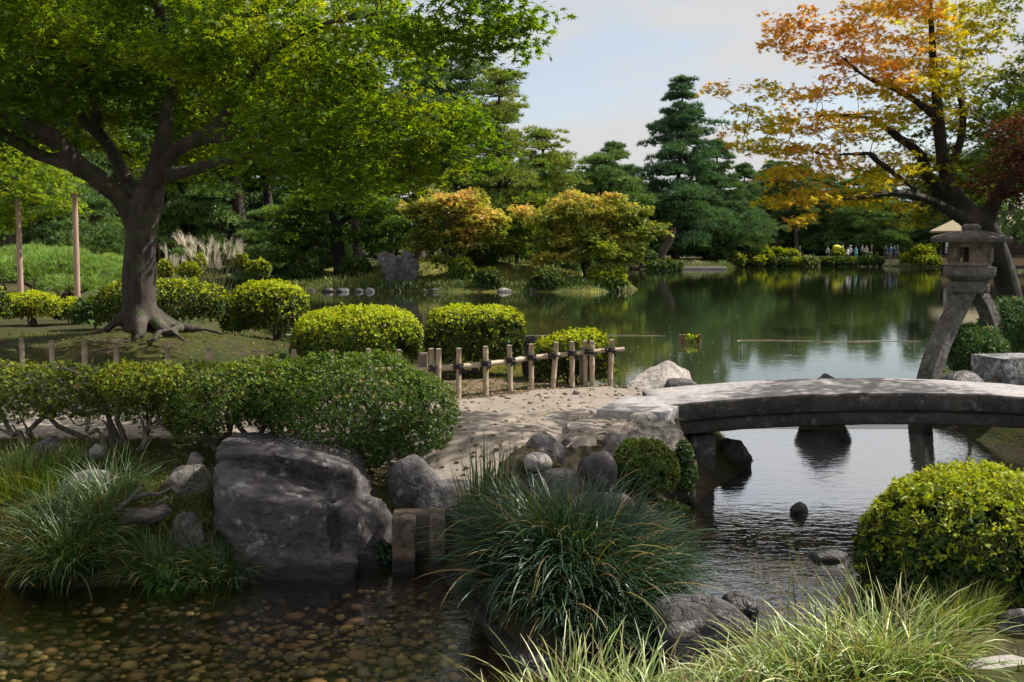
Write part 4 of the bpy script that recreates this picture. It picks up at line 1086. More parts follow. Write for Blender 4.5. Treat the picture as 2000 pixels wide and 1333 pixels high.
azalea('dense dark green azalea mound at the path end of the hedge', [(690, 792, 0.0, 165, 0.55, 98, 2.4), (600, 772, 0.1, 120, 0.5, 72, 2.3), (800, 815, -0.05, 85, 0.42, 92, 2.2), (745, 850, -0.05, 105, 0.4, 70, 2.2)],
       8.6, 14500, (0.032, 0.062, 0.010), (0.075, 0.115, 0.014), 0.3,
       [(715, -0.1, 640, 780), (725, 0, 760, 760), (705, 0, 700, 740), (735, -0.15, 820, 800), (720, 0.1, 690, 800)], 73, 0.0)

# ------------------------------------------------------------------ grasses
def clump(label, name, base_px, d, n, ln, wd, col, tip, spread, lean=(0.05, 0.5), curve=(0.8, 1.9), z=None, segs=7, az=None, cat='grass clump', bias=None):
    ctr = np.array([PX(base_px, d), d, hz(PX(base_px, d), d) if z is None else z])
    t = thing(name, label, cat, ctr)
    r = np.sqrt(rng.random(n)); a = rng.uniform(0, 2 * np.pi, n)
    base = np.stack([spread[0] * r * np.cos(a), spread[1] * r * np.sin(a), np.zeros(n)], -1)
    base[:, 2] = height(base[:, 0] + ctr[0], base[:, 1] + ctr[1]) - ctr[2] - 0.01 if z is None else 0
    azm = np.arctan2(base[:, 1] / spread[1], base[:, 0] / spread[0]) + rng.normal(0, 0.7, n)
    if bias is not None: azm = np.where(rng.random(n) < bias[1], bias[0] + rng.normal(0, 0.6, n), azm)
    le = rng.uniform(*lean, n) * (0.3 + 0.9 * r); cu = rng.uniform(*curve, n)
    cb, ct = jitter(col, n, 0.28, 0.10), jitter(tip, n, 0.28, 0.10)
    old = rng.random(n) < 0.07; cb[old] = jitter((0.15, 0.11, 0.04), int(old.sum()), 0.2); ct[old] = jitter((0.26, 0.19, 0.08), int(old.sum()), 0.2)
    cu = np.where(rng.random(n) < 0.08, cu * 1.7, cu); tuft = rng.integers(0, max(4, n // 45), n); tr = rng.normal(0, 1, (tuft.max() + 1, 3))
    azm = azm + 0.35 * tr[tuft, 0]; ln_ = ln * rng.uniform(0.5, 1.15, n) * (1 + 0.14 * tr[tuft, 1]); le = le * (1 + 0.2 * tr[tuft, 2])
    V, F, C = blades(base, azm, le, cu, np.clip(ln_, 0.2 * ln, 1.4 * ln), wd * rng.uniform(0.7, 1.2, n), cb, segs, ct)
    link('blades', make_mesh('blades', V, F, M['blade'], C, True), t)
    return t
clump('great dark sedge clump arching over the water in the middle', 'sedge', 1125, 6.78, 4000, 0.66, 0.0155, (0.011, 0.032, 0.012), (0.036, 0.070, 0.040), (0.54, 0.60), (0.15, 1.0), (0.8, 2.0), segs=8)
clump('short dark sedge drooping onto the straight kerb', 'sedge', 1015, 6.55, 800, 0.30, 0.012, (0.012, 0.034, 0.011), (0.034, 0.064, 0.028), (0.12, 0.40), (0.3, 1.0), (1.0, 2.2), segs=7, bias=(-0.6, 0.4))
clump('dark sedge hanging low over the water at the front of the great clump', 'sedge', 1130, 6.12, 900, 0.42, 0.012, (0.012, 0.034, 0.011), (0.034, 0.064, 0.028), (0.34, 0.16), (0.5, 1.1), (1.0, 2.0), segs=7, bias=(-1.5, 0.5))
clump('upright iris leaves rising behind the dark sedge', 'iris', 952, 7.6, 150, 0.60, 0.020, (0.035, 0.065, 0.014), (0.06, 0.10, 0.02), (0.22, 0.16), (0.0, 0.3), (0.0, 0.5), segs=5)
clump('yellowish iris blades inside the front of the sedge', 'iris', 1020, 6.75, 130, 0.6, 0.016, (0.07, 0.095, 0.014), (0.11, 0.12, 0.02), (0.18, 0.15), (0.1, 0.4), (0.5, 1.4), segs=6)
clump('blue green sedge spilling right of the great clump', 'sedge', 1240, 7.15, 1800, 0.48, 0.010, (0.016, 0.040, 0.019), (0.060, 0.088, 0.056), (0.32, 0.42), (0.2, 0.8), (0.8, 1.7), segs=7, bias=(0.1, 0.5))
clump('blue green sedge on the back of the great clump', 'sedge', 1095, 7.35, 1500, 0.40, 0.010, (0.016, 0.040, 0.019), (0.064, 0.092, 0.06), (0.42, 0.25), (0.1, 0.7), (0.6, 1.5), segs=7, bias=(0.2, 0.4))
clump('arching green grass tuft hanging over the pool at left', 'grass_tuft', 105, 7.3, 1500, 0.50, 0.009, (0.040, 0.080, 0.014), (0.085, 0.12, 0.05), (0.26, 0.22), (0.1, 0.7), (0.9, 2.0), segs=8)
clump('second arching tuft behind the first on the left bank', 'grass_tuft', 190, 7.6, 600, 0.40, 0.008, (0.034, 0.070, 0.014), (0.075, 0.11, 0.05), (0.24, 0.2), (0.1, 0.7), (0.7, 1.6), segs=7)
clump('low grass at the water edge under the egg shaped stone', 'grass_tuft', 300, 7.25, 560, 0.42, 0.008, (0.034, 0.070, 0.014), (0.07, 0.105, 0.04), (0.26, 0.12), (0.1, 0.8), (0.9, 2.0), segs=6)
clump('low grass at the water edge against the huge boulder', 'grass_tuft', 412, 7.3, 480, 0.42, 0.008, (0.034, 0.070, 0.014), (0.07, 0.105, 0.04), (0.2, 0.14), (0.1, 0.8), (0.9, 2.0), segs=6)
clump('thin dark sedge tuft beside the huge boulder', 'grass_tuft', 428, 7.75, 160, 0.42, 0.008, (0.03, 0.06, 0.018), (0.07, 0.10, 0.04), (0.1, 0.1), (0.1, 0.7), (0.6, 1.5), segs=6)
clump('sunlit short grass patch on the left bank', 'grass_tuft', 20, 8.0, 1500, 0.24, 0.007, (0.10, 0.15, 0.018), (0.14, 0.19, 0.03), (0.42, 0.35), (0.1, 0.6), (0.3, 1.2), segs=4)
clump('short grass on the bank between the moss and the tufts', 'grass_tuft', 140, 8.15, 800, 0.17, 0.006, (0.06, 0.09, 0.016), (0.09, 0.12, 0.03), (0.4, 0.25), (0.1, 0.6), (0.3, 1.2), segs=4)
clump('yellowing broad leaves entering at the left picture edge', 'iris', -40, 7.1, 46, 0.62, 0.022, (0.14, 0.15, 0.02), (0.22, 0.17, 0.03), (0.12, 0.1), (0.3, 1.0), (0.4, 1.2), segs=6, bias=(0.0, 0.7))
FGC, FGT = (0.10, 0.165, 0.025), (0.40, 0.43, 0.19)
clump('bright bleached grass clump in the lower middle corner of the bank', 'grass_clump', 1120, 4.25, 480, 0.42, 0.012, FGC, FGT, (0.40, 0.25), (0.1, 0.8), (0.4, 1.6), segs=7)
clump('bright bleached grass clump in front of the wide grey rock', 'grass_clump', 1320, 4.1, 500, 0.34, 0.012, FGC, FGT, (0.40, 0.26), (0.1, 0.9), (0.5, 1.9), segs=7, bias=(3.0, 0.25))
clump('bright bleached grass clump below the clipped bush', 'grass_clump', 1640, 4.4, 640, 0.37, 0.012, FGC, FGT, (0.46, 0.28), (0.1, 0.9), (0.5, 1.9), segs=7, bias=(3.0, 0.25))
clump('bright bleached grass clump left of the pinkish rock', 'grass_clump', 1770, 4.6, 560, 0.42, 0.010, FGC, FGT, (0.36, 0.24), (0.1, 0.8), (0.5, 1.7), segs=7)
clump('fine short grass tuft against the pinkish rock', 'grass_clump', 1885, 5.35, 900, 0.24, 0.006, (0.15, 0.21, 0.035), (0.24, 0.28, 0.07), (0.2, 0.16), (0.1, 0.6), (0.3, 1.1), segs=5)
clump('tall green iris blades standing in the bright foreground grass', 'iris', 1640, 4.9, 20, 0.55, 0.014, (0.05, 0.09, 0.02), (0.09, 0.13, 0.03), (0.5, 0.2), (0.05, 0.3), (0.0, 0.5), segs=5)
clump('thin reeds at the pond end of the fence', 'reeds', 1212, 12.6, 120, 0.30, 0.007, (0.05, 0.08, 0.03), (0.09, 0.12, 0.05), (0.14, 0.2), (0.0, 0.3), (0.0, 0.5), segs=4)
# ground cover creeping between the rocks
def creeper(label, px, py, d, r, n, col, size=0.022):
    c = P(px, py, d); t = thing('ground_ivy', label, 'plant', c)
    ells = [(np.zeros(3), r, 2.0)]
    link('foliage', foliage(ells, n, size, size * 0.7, col, 3, -0.6, 0.03, 6, 3, 0.04, inner=0.1).mesh('foliage', M['shrub']), t)
creeper('small leafed creeper between the boulder and the grooved post', 735, 1085, 7.62, (0.14, 0.1, 0.13), 900, (0.03, 0.055, 0.03))
creeper('moss and creeper hanging on the rock below the bridge end', 1335, 920, 9.35, (0.12, 0.2, 0.30), 1500, (0.028, 0.05, 0.016))
creeper('dark creeping herb on the earth between sedge and bridge rocks', 1300, 1000, 8.7, (0.22, 0.25, 0.08), 700, (0.03, 0.05, 0.014), 0.03)
creeper('dry brown fern patch between the path rocks', 1118, 930, 8.75, (0.10, 0.12, 0.06), 260, (0.09, 0.065, 0.03), 0.03)
creeper('broad water edge herb under the left bank grass', 318, 1140, 7.15, (0.12, 0.08, 0.08), 130, (0.04, 0.10, 0.02), 0.07)
creeper('green herb below the grass at the pool corner', 352, 1155, 7.1, (0.1, 0.07, 0.05), 150, (0.035, 0.09, 0.02), 0.04)

# fern and leafy growth by the lantern
for (lab, px, py, d, r, n, cc, sz) in [
    ('dark fine leaved juniper growth under the lantern legs', 1905, 690, 13.9, (0.38, 0.4, 0.42), 2200, (0.030, 0.055, 0.018), 0.06),
    ('feathery dark shrub at the foot of the red leaved tree', 1975, 640, 14.4, (0.45, 0.4, 0.45), 2400, (0.028, 0.052, 0.02), 0.06),
    ('low creeping juniper reaching left from the lantern', 1860, 650, 14.2, (0.25, 0.2, 0.12), 500, (0.035, 0.06, 0.018), 0.06)]:
    c = P(px, py, d); t = thing('juniper', lab, 'shrub', (c[0], c[1], c[2]))
    acc = foliage([(np.zeros(3), r, 2.0)], n, sz, sz * 0.22, cc, 4, -0.8, 0.12, 3.0, 8, 0.1, inner=0.2)
    link('foliage', acc.mesh('foliage', M['needle']), t)
    link('stem', stems([np.array([0, 0, -r[2] - 0.2])], [np.array([0, 0, r[2] * 0.5])], 0.03, 0.01).mesh('stem', M['bark_dark'], True), t)
# ------------------------------------------------------------------ broadleaf trees
def sprays_in(ells, n, flat=0.9):
    """foliage spray centres spread through rounded masses, denser towards the outside"""
    vol = np.array([(r[0] * r[1] * r[2]) ** 0.75 for c, r in ells]); vol = vol / vol.sum()
    o = []
    for (c, r), w in zip(ells, vol):
        m = max(3, int(round(n * w)))
        d = unit(rng.normal(size=(m, 3))); q = rng.uniform(0.25, 1.0, (m, 1)) ** 0.5
        o.append(np.asarray(c) + d * q * np.asarray(r))
    return np.concatenate(o)
def maple_leaves(spr, per, rad, size, colf, lobes=5, tilt=0.45, droop=0.25, thick=0.16):
    m = len(spr)
    rd = rad * rng.uniform(0.6, 1.25, m)
    r = np.sqrt(rng.random((m, per))) * rd[:, None]; a = rng.uniform(0, 2 * np.pi, (m, per))
    # each spray is a loose tilted fan
    tx, ty = rng.normal(0, 0.22, (m, 1)), rng.normal(0, 0.22, (m, 1))
    x, y = r * np.cos(a), r * np.sin(a)
    z = -droop * r * r / rad + x * tx + y * ty + rng.normal(0, thick * rad, (m, per))
    pos = (spr[:, None] + np.stack([x, y, z], -1)).reshape(-1, 3); n = len(pos)
    nr = unit(np.array([0, 0, 1.0]) + tilt * rng.normal(size=(n, 3)))
    dv = np.stack([np.cos(a).ravel(), np.sin(a).ravel(), np.full(n, -0.35)], -1) + 0.6 * rng.normal(size=(n, 3))
    return star_leaves(pos, nr, dv, size * rng.uniform(0.7, 1.25, n), colf(pos), lobes)
def limb_set(limbs):
    acc = Acc(); sk, sr = [], []
    for pts, rad in limbs:
        q, rr = densify(pts, rad, max(8, 5 * len(pts)))
        acc.add(*tube(q, rr, 14, True))
        for a, b in zip(q, rr): sk.append(a); sr.append(b)
    return acc, sk, sr
def broad_tree(name, label, loc, limbs, ells, n_spr, per, rad, size, colf, bark, leafmat='leaf', lobes=5, voxel=0.035, roots=None, k=0.011, skip_sk=0, cat='tree', group=None, **kw):
    loc = np.asarray(loc, float)
    limbs = [(np.asarray(p, float) - loc, r) for p, r in limbs]
    ells = [(np.asarray(c, float) - loc, r) for c, r in ells]
    t = thing(name, label, cat, loc, group)
    acc, sk, sr = limb_set(limbs)
    if roots:
        for pts, r_ in roots:
            q, rr = densify(np.asarray(pts, float) - loc, r_, 12); acc.add(*tube(q, rr, 10, True))
    V, F = acc.arrays()
    spr = sprays_in(ells, n_spr)
    tw = acc if not voxel else Acc(); grow(tw, sk[skip_sk:], sr[skip_sk:], spr, 0.006 * max(1, rad / 0.3), k, sides=4)
    if not voxel: V, F = acc.arrays()
    if voxel:
        V, F, Nn = fuse(V, F, voxel, 3)
        V = V + Nn * (fbm(V * np.array([3, 3, 1.0]), 3, 5) * 0.03 * (voxel / 0.035) + fbm(V * np.array([16, 16, 3.5]), 3, 9) * 0.014)[:, None]
        link('trunk', make_mesh('trunk', V, F, M[bark], None, True), t)
    else:
        link('trunk', make_mesh('trunk', V, F, M[bark], None, True), t)
    if voxel: link('branches', tw.mesh('branches', M[bark], True), t)
    V, F, C = maple_leaves(spr, per, rad, size, lambda p: colf(p + loc), lobes, **kw)
    link('crown', make_mesh('crown', V, F, M[leafmat], C), t)
    return t
def E(px, py, d, rx, ry, rz): return (P(px, py, d), (rx, ry, rz))

# great green maple
def green(p):
    n = fbm(p * 0.9, 3, 31)[:, None]
    c = np.array([0.042, 0.080, 0.009]) + (np.array([0.090, 0.125, 0.009]) - np.array([0.042, 0.080, 0.009])) * smooth(-0.2, 0.5, n)
    return jitter(c, len(p), 0.16, 0.07)
TD = 15.0
tb = P(274, 672, TD); tb[2] = hz(tb[0], TD)
T = lambda px, py, dd=0.0: P(px, py, TD + dd)
limbs = [([T(276, 700), T(274, 640), T(272, 560), T(275, 470), T(287, 400), T(303, 340)], [0.31, 0.27, 0.25, 0.23, 0.22, 0.16]),
         ([T(262, 450), T(236, 392, -0.1), T(195, 352, -0.3), T(150, 322, -0.5), T(105, 272, -0.7), T(50, 246, -0.9), T(-30, 205, -1.2), T(-160, 150, -1.6)], [0.12, 0.13, 0.135, 0.14, 0.125, 0.12, 0.10, 0.05]),
         ([T(150, 322, -0.5), T(80, 305, -0.6), T(0, 262, -0.9), T(-90, 240, -1.2)], [0.10, 0.10, 0.09, 0.05]),
         ([T(303, 345), T(322, 260), T(326, 210, 0.1), T(340, 150, 0.1), T(322, 70, 0.2), T(300, -60, 0.4), T(290, -200, 0.4)], [0.15, 0.115, 0.105, 0.10, 0.085, 0.06, 0.03]),
         ([T(296, 370), T(340, 300, -0.4), T(385, 272, -0.8), T(425, 250, -1.2), T(455, 205, -1.6), T(478, 165, -2.0), T(560, 80, -3.0), T(700, 30, -4.2), T(850, 30, -5.0)], [0.15, 0.11, 0.11, 0.10, 0.085, 0.07, 0.05, 0.04, 0.015]),
         ([T(400, 268, -1.0), T(452, 262, -1.3), T(492, 232, -1.6), T(560, 215, -1.9), T(680, 200, -2.2), T(820, 190, -2.3)], [0.10, 0.09, 0.08, 0.06, 0.045, 0.02]),
         ([T(278, 420), T(215, 290, 0.6), T(165, 235, 1.0), T(110, 180, 1.3), T(40, 110, 1.6), T(-40, 20, 1.9)], [0.14, 0.095, 0.085, 0.07, 0.05, 0.02]),
         ([T(190, 262, 0.8), T(186, 205, 0.7), T(178, 165, 0.6), T(150, 80, 0.6), T(110, -20, 0.6), T(90, -140, 0.6)], [0.09, 0.08, 0.07, 0.07, 0.05, 0.02]),
         ([T(330, 345, -0.3), T(450, 312, -1.3), T(560, 295, -2.3), T(700, 286, -3.0), T(800, 290, -3.4), T(900, 285, -3.7)], [0.10, 0.07, 0.05, 0.042, 0.034, 0.015]),
         ([T(560, 295, -2.3), T(640, 255, -2.9), T(740, 238, -3.3), T(850, 225, -3.6)], [0.04, 0.035, 0.03, 0.012]),
         ([T(340, 150, 0.1), T(450, 60, -0.8), T(620, -40, -2.4), T(800, -110, -4.0), T(920, -150, -4.8), T(1030, -170, -5.2)], [0.09, 0.08, 0.07, 0.06, 0.045, 0.02])]
roots = [([tb + (0, 0, 0.5), tb + (0.42, -0.3, 0.04), tb + (0.75, -0.6, -0.04), tb + (1.0, -0.85, -0.14)], [0.14, 0.075, 0.05, 0.02]),
         ([tb + (0, 0, 0.4), tb + (0.55, 0.05, 0.03), tb + (0.95, 0.12, -0.02), tb + (1.35, 0.1, -0.14)], [0.14, 0.075, 0.05, 0.02]),
         ([tb + (0, 0, 0.4), tb + (0.2, -0.5, 0.03), tb + (0.3, -0.85, -0.02), tb + (0.3, -1.15, -0.12)], [0.14, 0.075, 0.05, 0.02]),
         ([tb + (0, 0, 0.4), tb + (-0.4, -0.3, 0.0), tb + (-0.65, -0.4, -0.06), tb + (-0.95, -0.5, -0.16)], [0.13, 0.06, 0.04, 0.02]),
         ([tb + (0, 0, 0.4), tb + (0.5, -0.15, 0.05), tb + (0.75, -0.45, 0.05), tb + (0.6, -0.9, 0.02), tb + (0.7, -1.3, -0.1)], [0.13, 0.075, 0.06, 0.045, 0.02])]
crown = [E(120, 110, 16.2, 2.4, 2.0, 1.4), E(-120, 100, 14, 2.0, 2.5, 1.5), E(330, 60, 15.8, 2.4, 2.0, 1.2), E(330, 265, 17.2, 1.5, 1.0, 0.6), E(430, 190, 16.0, 1.6, 1.3, 0.8), E(400, 90, 13.0, 1.0, 1.0, 0.4), E(60, 60, 13.2, 1.2, 1.0, 0.5),
         E(560, 60, 12.8, 2.0, 1.8, 0.75), E(700, 45, 11.0, 1.3, 1.1, 0.48), E(860, 40, 10.0, 0.95, 0.9, 0.40), E(955, 55, 9.9, 0.54, 0.7, 0.26), E(990, 10, 9.9, 0.42, 0.6, 0.22),
         E(570, 200, 13.2, 1.1, 1.5, 0.75), E(660, 270, 12.0, 0.95, 1.1, 0.62), E(560, 300, 12.6, 0.75, 1.0, 0.40), E(770, 270, 11.6, 0.85, 1.0, 0.55), E(870, 255, 11.3, 0.55, 0.7, 0.36), E(690, 345, 11.6, 0.62, 0.7, 0.22),
         E(610, 350, 12.0, 0.45, 0.6, 0.18), E(640, 180, 12.6, 0.6, 0.9, 0.45), E(800, 330, 11.4, 0.45, 0.5, 0.20), E(905, 295, 11.3, 0.28, 0.4, 0.18), E(922, 248, 11.3, 0.26, 0.4, 0.24), E(820, 215, 11.4, 0.5, 0.6, 0.3),
         E(210, -160, 15, 3.6, 3.0, 1.4), E(560, -150, 13.5, 1.5, 1.4, 0.6), E(1030, -170, 9.8, 0.8, 0.7, 0.3), E(-160, 210, 14, 1.0, 1.5, 0.5), E(345, 350, 16.2, 0.5, 0.5, 0.15), E(400, 315, 15.6, 0.6, 0.7, 0.25)]
broad_tree('maple_tree', 'great green maple with spreading limbs over the mossy mound', tb, limbs, crown, 1750, 40, 0.38, 0.083, green, 'bark', 'leaf', 5, 0.035, roots, 0.010, 22)

# autumn maple behind the lantern
def autumn(p):
    n = fbm(p * 1.1, 3, 61)[:, None]; n2 = fbm(p * 2.6, 2, 67)[:, None]
    left = smooth(8.2, 4.8, p[:, 0:1]) * 0.72 + smooth(3.5, 6.5, p[:, 2:3]) * 0.35
    g, y, o, r = (np.array(c) for c in ((0.085, 0.115, 0.014), (0.36, 0.33, 0.02), (0.46, 0.27, 0.05), (0.46, 0.18, 0.08)))
    w = left + 0.42 * n + 0.22 * n2 - 0.16
    c = g + (y - g) * smooth(0.05, 0.5, w)
    c = c + (o - c) * smooth(0.50, 0.9, w)
    c = c + (r - c) * smooth(0.35, 0.7, n2) * smooth(0.3, 0.7, w) * 0.8
    return jitter(c, len(p), 0.16, 0.08)
RD = 15.6
A_ = lambda px, py, dd=0.0: P(px, py, RD + dd)
rb = A_(1985, 700); rb[2] = hz(rb[0], RD)
limbs = [([A_(1992, 740), A_(1984, 640), A_(1962, 540), A_(1938, 470), A_(1915, 430)], [0.40, 0.36, 0.32, 0.36, 0.32]),
         ([A_(1920, 450), A_(1862, 418, -0.2), A_(1815, 392, -0.4), A_(1760, 378, -0.7), A_(1690, 385, -0.9), A_(1600, 395, -1.1)], [0.20, 0.13, 0.10, 0.07, 0.05, 0.02]),
         ([A_(1905, 440), A_(1850, 400, 0.2), A_(1815, 350, 0.4), A_(1795, 300, 0.5), A_(1745, 262, 0.5), A_(1700, 232, 0.4), A_(1620, 225, 0.2), A_(1540, 235, 0)], [0.22, 0.16, 0.13, 0.11, 0.09, 0.07, 0.045, 0.02]),
         ([A_(1900, 430), A_(1855, 360), A_(1840, 300), A_(1832, 220), A_(1826, 145), A_(1820, 60), A_(1815, -60)], [0.24, 0.17, 0.14, 0.12, 0.10, 0.07, 0.03]),
         ([A_(1832, 230), A_(1760, 180, -0.4), A_(1690, 150, -0.7), A_(1640, 110, -0.8), A_(1570, 85, -0.9)], [0.09, 0.07, 0.055, 0.035, 0.015]),
         ([A_(1850, 340), A_(1875, 280, 0.3), A_(1880, 215, 0.4), A_(1868, 150, 0.4), A_(1900, 60, 0.5), A_(1925, -40, 0.5)], [0.12, 0.09, 0.07, 0.05, 0.035, 0.015]),
         ([A_(1925, 440), A_(1950, 380, -0.2), A_(1985, 335, -0.4), A_(2040, 300, -0.6), A_(2150, 260, -0.8)], [0.2, 0.14, 0.12, 0.09, 0.04]),
         ([A_(1950, 380, -0.2), np.array([8.6, 13.2, 5.6]), np.array([7.8, 10.6, 6.3]), np.array([5.6, 8.6, 6.6]), np.array([3.4, 8.2, 6.5])], [0.14, 0.10, 0.075, 0.05, 0.02]),  # unseen limb, added to carry the overhead shading foliage
         ([A_(1700, 300, -0.5), A_(1600, 300, -0.8), A_(1520, 268, -1.0), A_(1450, 250, -1.0)], [0.05, 0.04, 0.03, 0.012]),
         ([A_(1815, 392, -0.4), A_(1720, 320, -0.5), A_(1700, 300, -0.5)], [0.07, 0.06, 0.05])]
crown = [E(1560, 50, 14.8, 0.40, 0.5, 0.22), E(1530, 85, 14.8, 0.2, 0.3, 0.08), E(1620, 85, 14.8, 0.55, 0.6, 0.28), E(1690, 150, 15, 0.65, 0.7, 0.40), E(1660, 30, 14.5, 0.35, 0.5, 0.2), E(1760, 40, 15.4, 0.7, 0.8, 0.5), E(1850, 60, 15.8, 0.7, 0.8, 0.5),
         E(1920, 40, 16, 0.35, 0.7, 0.4), E(1790, 150, 15.3, 0.8, 0.8, 0.45), E(1880, 180, 16, 0.6, 0.8, 0.4), E(1560, 185, 15.2, 0.55, 0.6, 0.14), E(1500, 165, 14.9, 0.2, 0.3, 0.06), E(1400, 170, 14.6, 0.12, 0.2, 0.04),
         E(1580, 235, 15.4, 0.75, 0.7, 0.16), E(1480, 248, 14.8, 0.5, 0.5, 0.13), E(1450, 215, 14.6, 0.2, 0.25, 0.06), E(1690, 225, 15.8, 0.6, 0.7, 0.2), E(1490, 285, 14.8, 0.55, 0.6, 0.12), E(1560, 300, 15, 0.6, 0.6, 0.18), E(1680, 265, 15.0, 0.5, 0.5, 0.10),
         E(1530, 345, 14.9, 0.5, 0.6, 0.14), E(1620, 325, 15.2, 0.6, 0.6, 0.15), E(1560, 392, 14.6, 0.5, 0.6, 0.16), E(1650, 375, 15.0, 0.65, 0.7, 0.20), E(1560, 425, 14.4, 0.25, 0.3, 0.08), E(1740, 330, 15.6, 0.6, 0.8, 0.25), E(1820, 330, 16.2, 0.7, 0.8, 0.35), E(1730, 395, 15.4, 0.45, 0.6, 0.13),
         E(1790, 240, 16.2, 0.7, 0.8, 0.3), E(1900, 290, 16.4, 0.7, 0.9, 0.5), E(1980, 250, 16.2, 0.6, 0.8, 0.6), E(1960, 160, 16.4, 0.35, 0.6, 0.25), E(1800, 425, 16.2, 0.35, 0.5, 0.14), E(1890, 380, 16.8, 0.5, 0.5, 0.25),
         E(1800, -140, 15.2, 1.5, 1.3, 0.5), (np.array([3.3, 8.3, 6.6]), (1.5, 0.95, 0.55)), (np.array([4.2, 7.9, 6.8]), (1.2, 0.6, 0.5)), (np.array([5.1, 8.4, 6.8]), (1.4, 0.85, 0.5)), (np.array([7.0, 9.3, 7.0]), (1.5, 1.1, 0.5)), (np.array([4.7, 10.7, 6.2]), (1.6, 0.9, 0.35)), (np.array([3.0, 11.2, 6.2]), (1.1, 0.8, 0.3)), (np.array([8.6, 11.4, 6.8]), (1.5, 1.4, 0.6)), E(2060, 150, 15.8, 0.6, 1.0, 0.8)]  # world-placed masses: unseen overhead foliage added to shade bank, path and bridge
limbs = [(q, [v * (0.70 if i else 0.54) for v in r]) for i, (q, r) in enumerate(limbs)]
broad_tree('autumn_maple', 'dark stemmed maple turning yellow and orange behind the lantern', rb, limbs, crown, 1350, 33, 0.25, 0.068, autumn, 'bark_dark', 'autumn', 5, 0.035, None, 0.008, 14, thick=0.10)

# small red maple at the picture edge
def red(p): return jitter(np.array([0.060, 0.020, 0.018]), len(p), 0.25, 0.14)
b_ = P(2075, 640, 13.6); b_[2] = hz(b_[0], 13.6)
broad_tree('red_maple', 'small dark red maple reaching in from the picture edge', b_,
           [([b_, P(2070, 520, 13.6), P(2045, 400, 13.5), P(2020, 300, 13.4)], [0.12, 0.09, 0.07, 0.03])],
           [E(1985, 330, 13.4, 0.42, 0.5, 0.45), E(1935, 365, 13.4, 0.32, 0.4, 0.18), E(1985, 255, 13.4, 0.30, 0.4, 0.25), E(2060, 300, 13.6, 0.6, 0.6, 0.8)], 110, 34, 0.22, 0.05, red, 'bark_dark', 'autumn', 5, 0, None, 0.01)

# propped tree at the left edge
def lit(p): return jitter(np.array([0.085, 0.125, 0.016]), len(p), 0.18, 0.08)
b_ = np.array([PX(-140, 24.5), 24.5, 0]); b_[2] = hz(b_[0], 24.5)
broad_tree('propped_maple', 'sunlit green maple whose low branches rest on two log props', b_,
           [([b_ + (0, 0, -0.2), b_ + (0.1, 0, 1.8), P(-90, 400, 24.3), P(20, 370, 24)], [0.28, 0.22, 0.16, 0.05]), ([b_ + (0.1, 0, 1.8), P(-150, 250, 24.4), P(-120, 100, 24.4)], [0.18, 0.14, 0.04])],
           [E(30, 335, 24, 1.1, 1.2, 0.7), E(60, 400, 24, 0.75, 0.9, 0.5), E(10, 430, 24, 0.6, 0.8, 0.4), E(110, 385, 24, 0.5, 0.7, 0.35), E(-100, 300, 24.5, 1.6, 1.6, 1.3), E(100, 330, 25, 0.7, 0.8, 0.4)], 240, 40, 0.36, 0.085, lit, 'bark_dark', 'leaf', 5, 0, None, 0.01)
for (lab, px, y0, y1, d, lean) in [('pink peeled log prop nearest the picture edge', 41, 388, 600, 23.6, 0.015), ('pink peeled log prop close to the maple trunk', 152, 378, 612, 22.8, 0.03)]:
    a = P(px, y1, d); b = P(px - 6, y0, d); g = hz(a[0], d)
    path = np.stack([np.linspace(a[0], b[0], 8), np.full(8, d), np.linspace(g - 0.2, b[2], 8)], -1)
    q = np.array([a[0], d, g])
    V, F = tube(path - q, np.linspace(0.07, 0.058, 8) * (1 + 0.04 * np.array([0, 1, -1, 0.5, 1, -1, 0, 0])), 12, True)
    tag(link('log_prop', make_mesh('log_prop', V, F, M['pole'], None, True), None, q), lab, 'prop')

# island maples
def isle_col(k):
    def f(p):
        n = fbm(p * 0.45, 3, 81 + k)[:, None]; n2 = fbm(p * 1.3, 2, 90)[:, None]
        a, b, c = ((0.13, 0.16, 0.03), (0.32, 0.29, 0.06), (0.42, 0.27, 0.14))
        w = n + 0.4 * n2 + smooth(3.0, 6.0, p[:, 2:3]) * 0.35 + (-0.06 if k else -0.14)
        cc = np.array(a) + (np.array(b) - np.array(a)) * smooth(-0.2, 0.3, w); cc = cc + (np.array(c) - cc) * smooth(0.22, 0.6, w)
        return jitter(cc, len(p), 0.14, 0.07)
    return f
def isle_tree(label, name, bx, d, limbs, crown, n, per, rad, size, cf, lm='autumn', bark='bark_dark'):
    b = np.array([PX(bx, d), d, 0]); b[2] = hz(b[0], d)
    lm_ = [([b + (0, 0, -0.2)] + [P(x, y, d + dd) for x, y, dd in pts], rads) for pts, rads in limbs]
    broad_tree(name, label, b, lm_, crown, n, per, rad, size, cf, bark, lm, 3, 0, None, 0.012, 0)
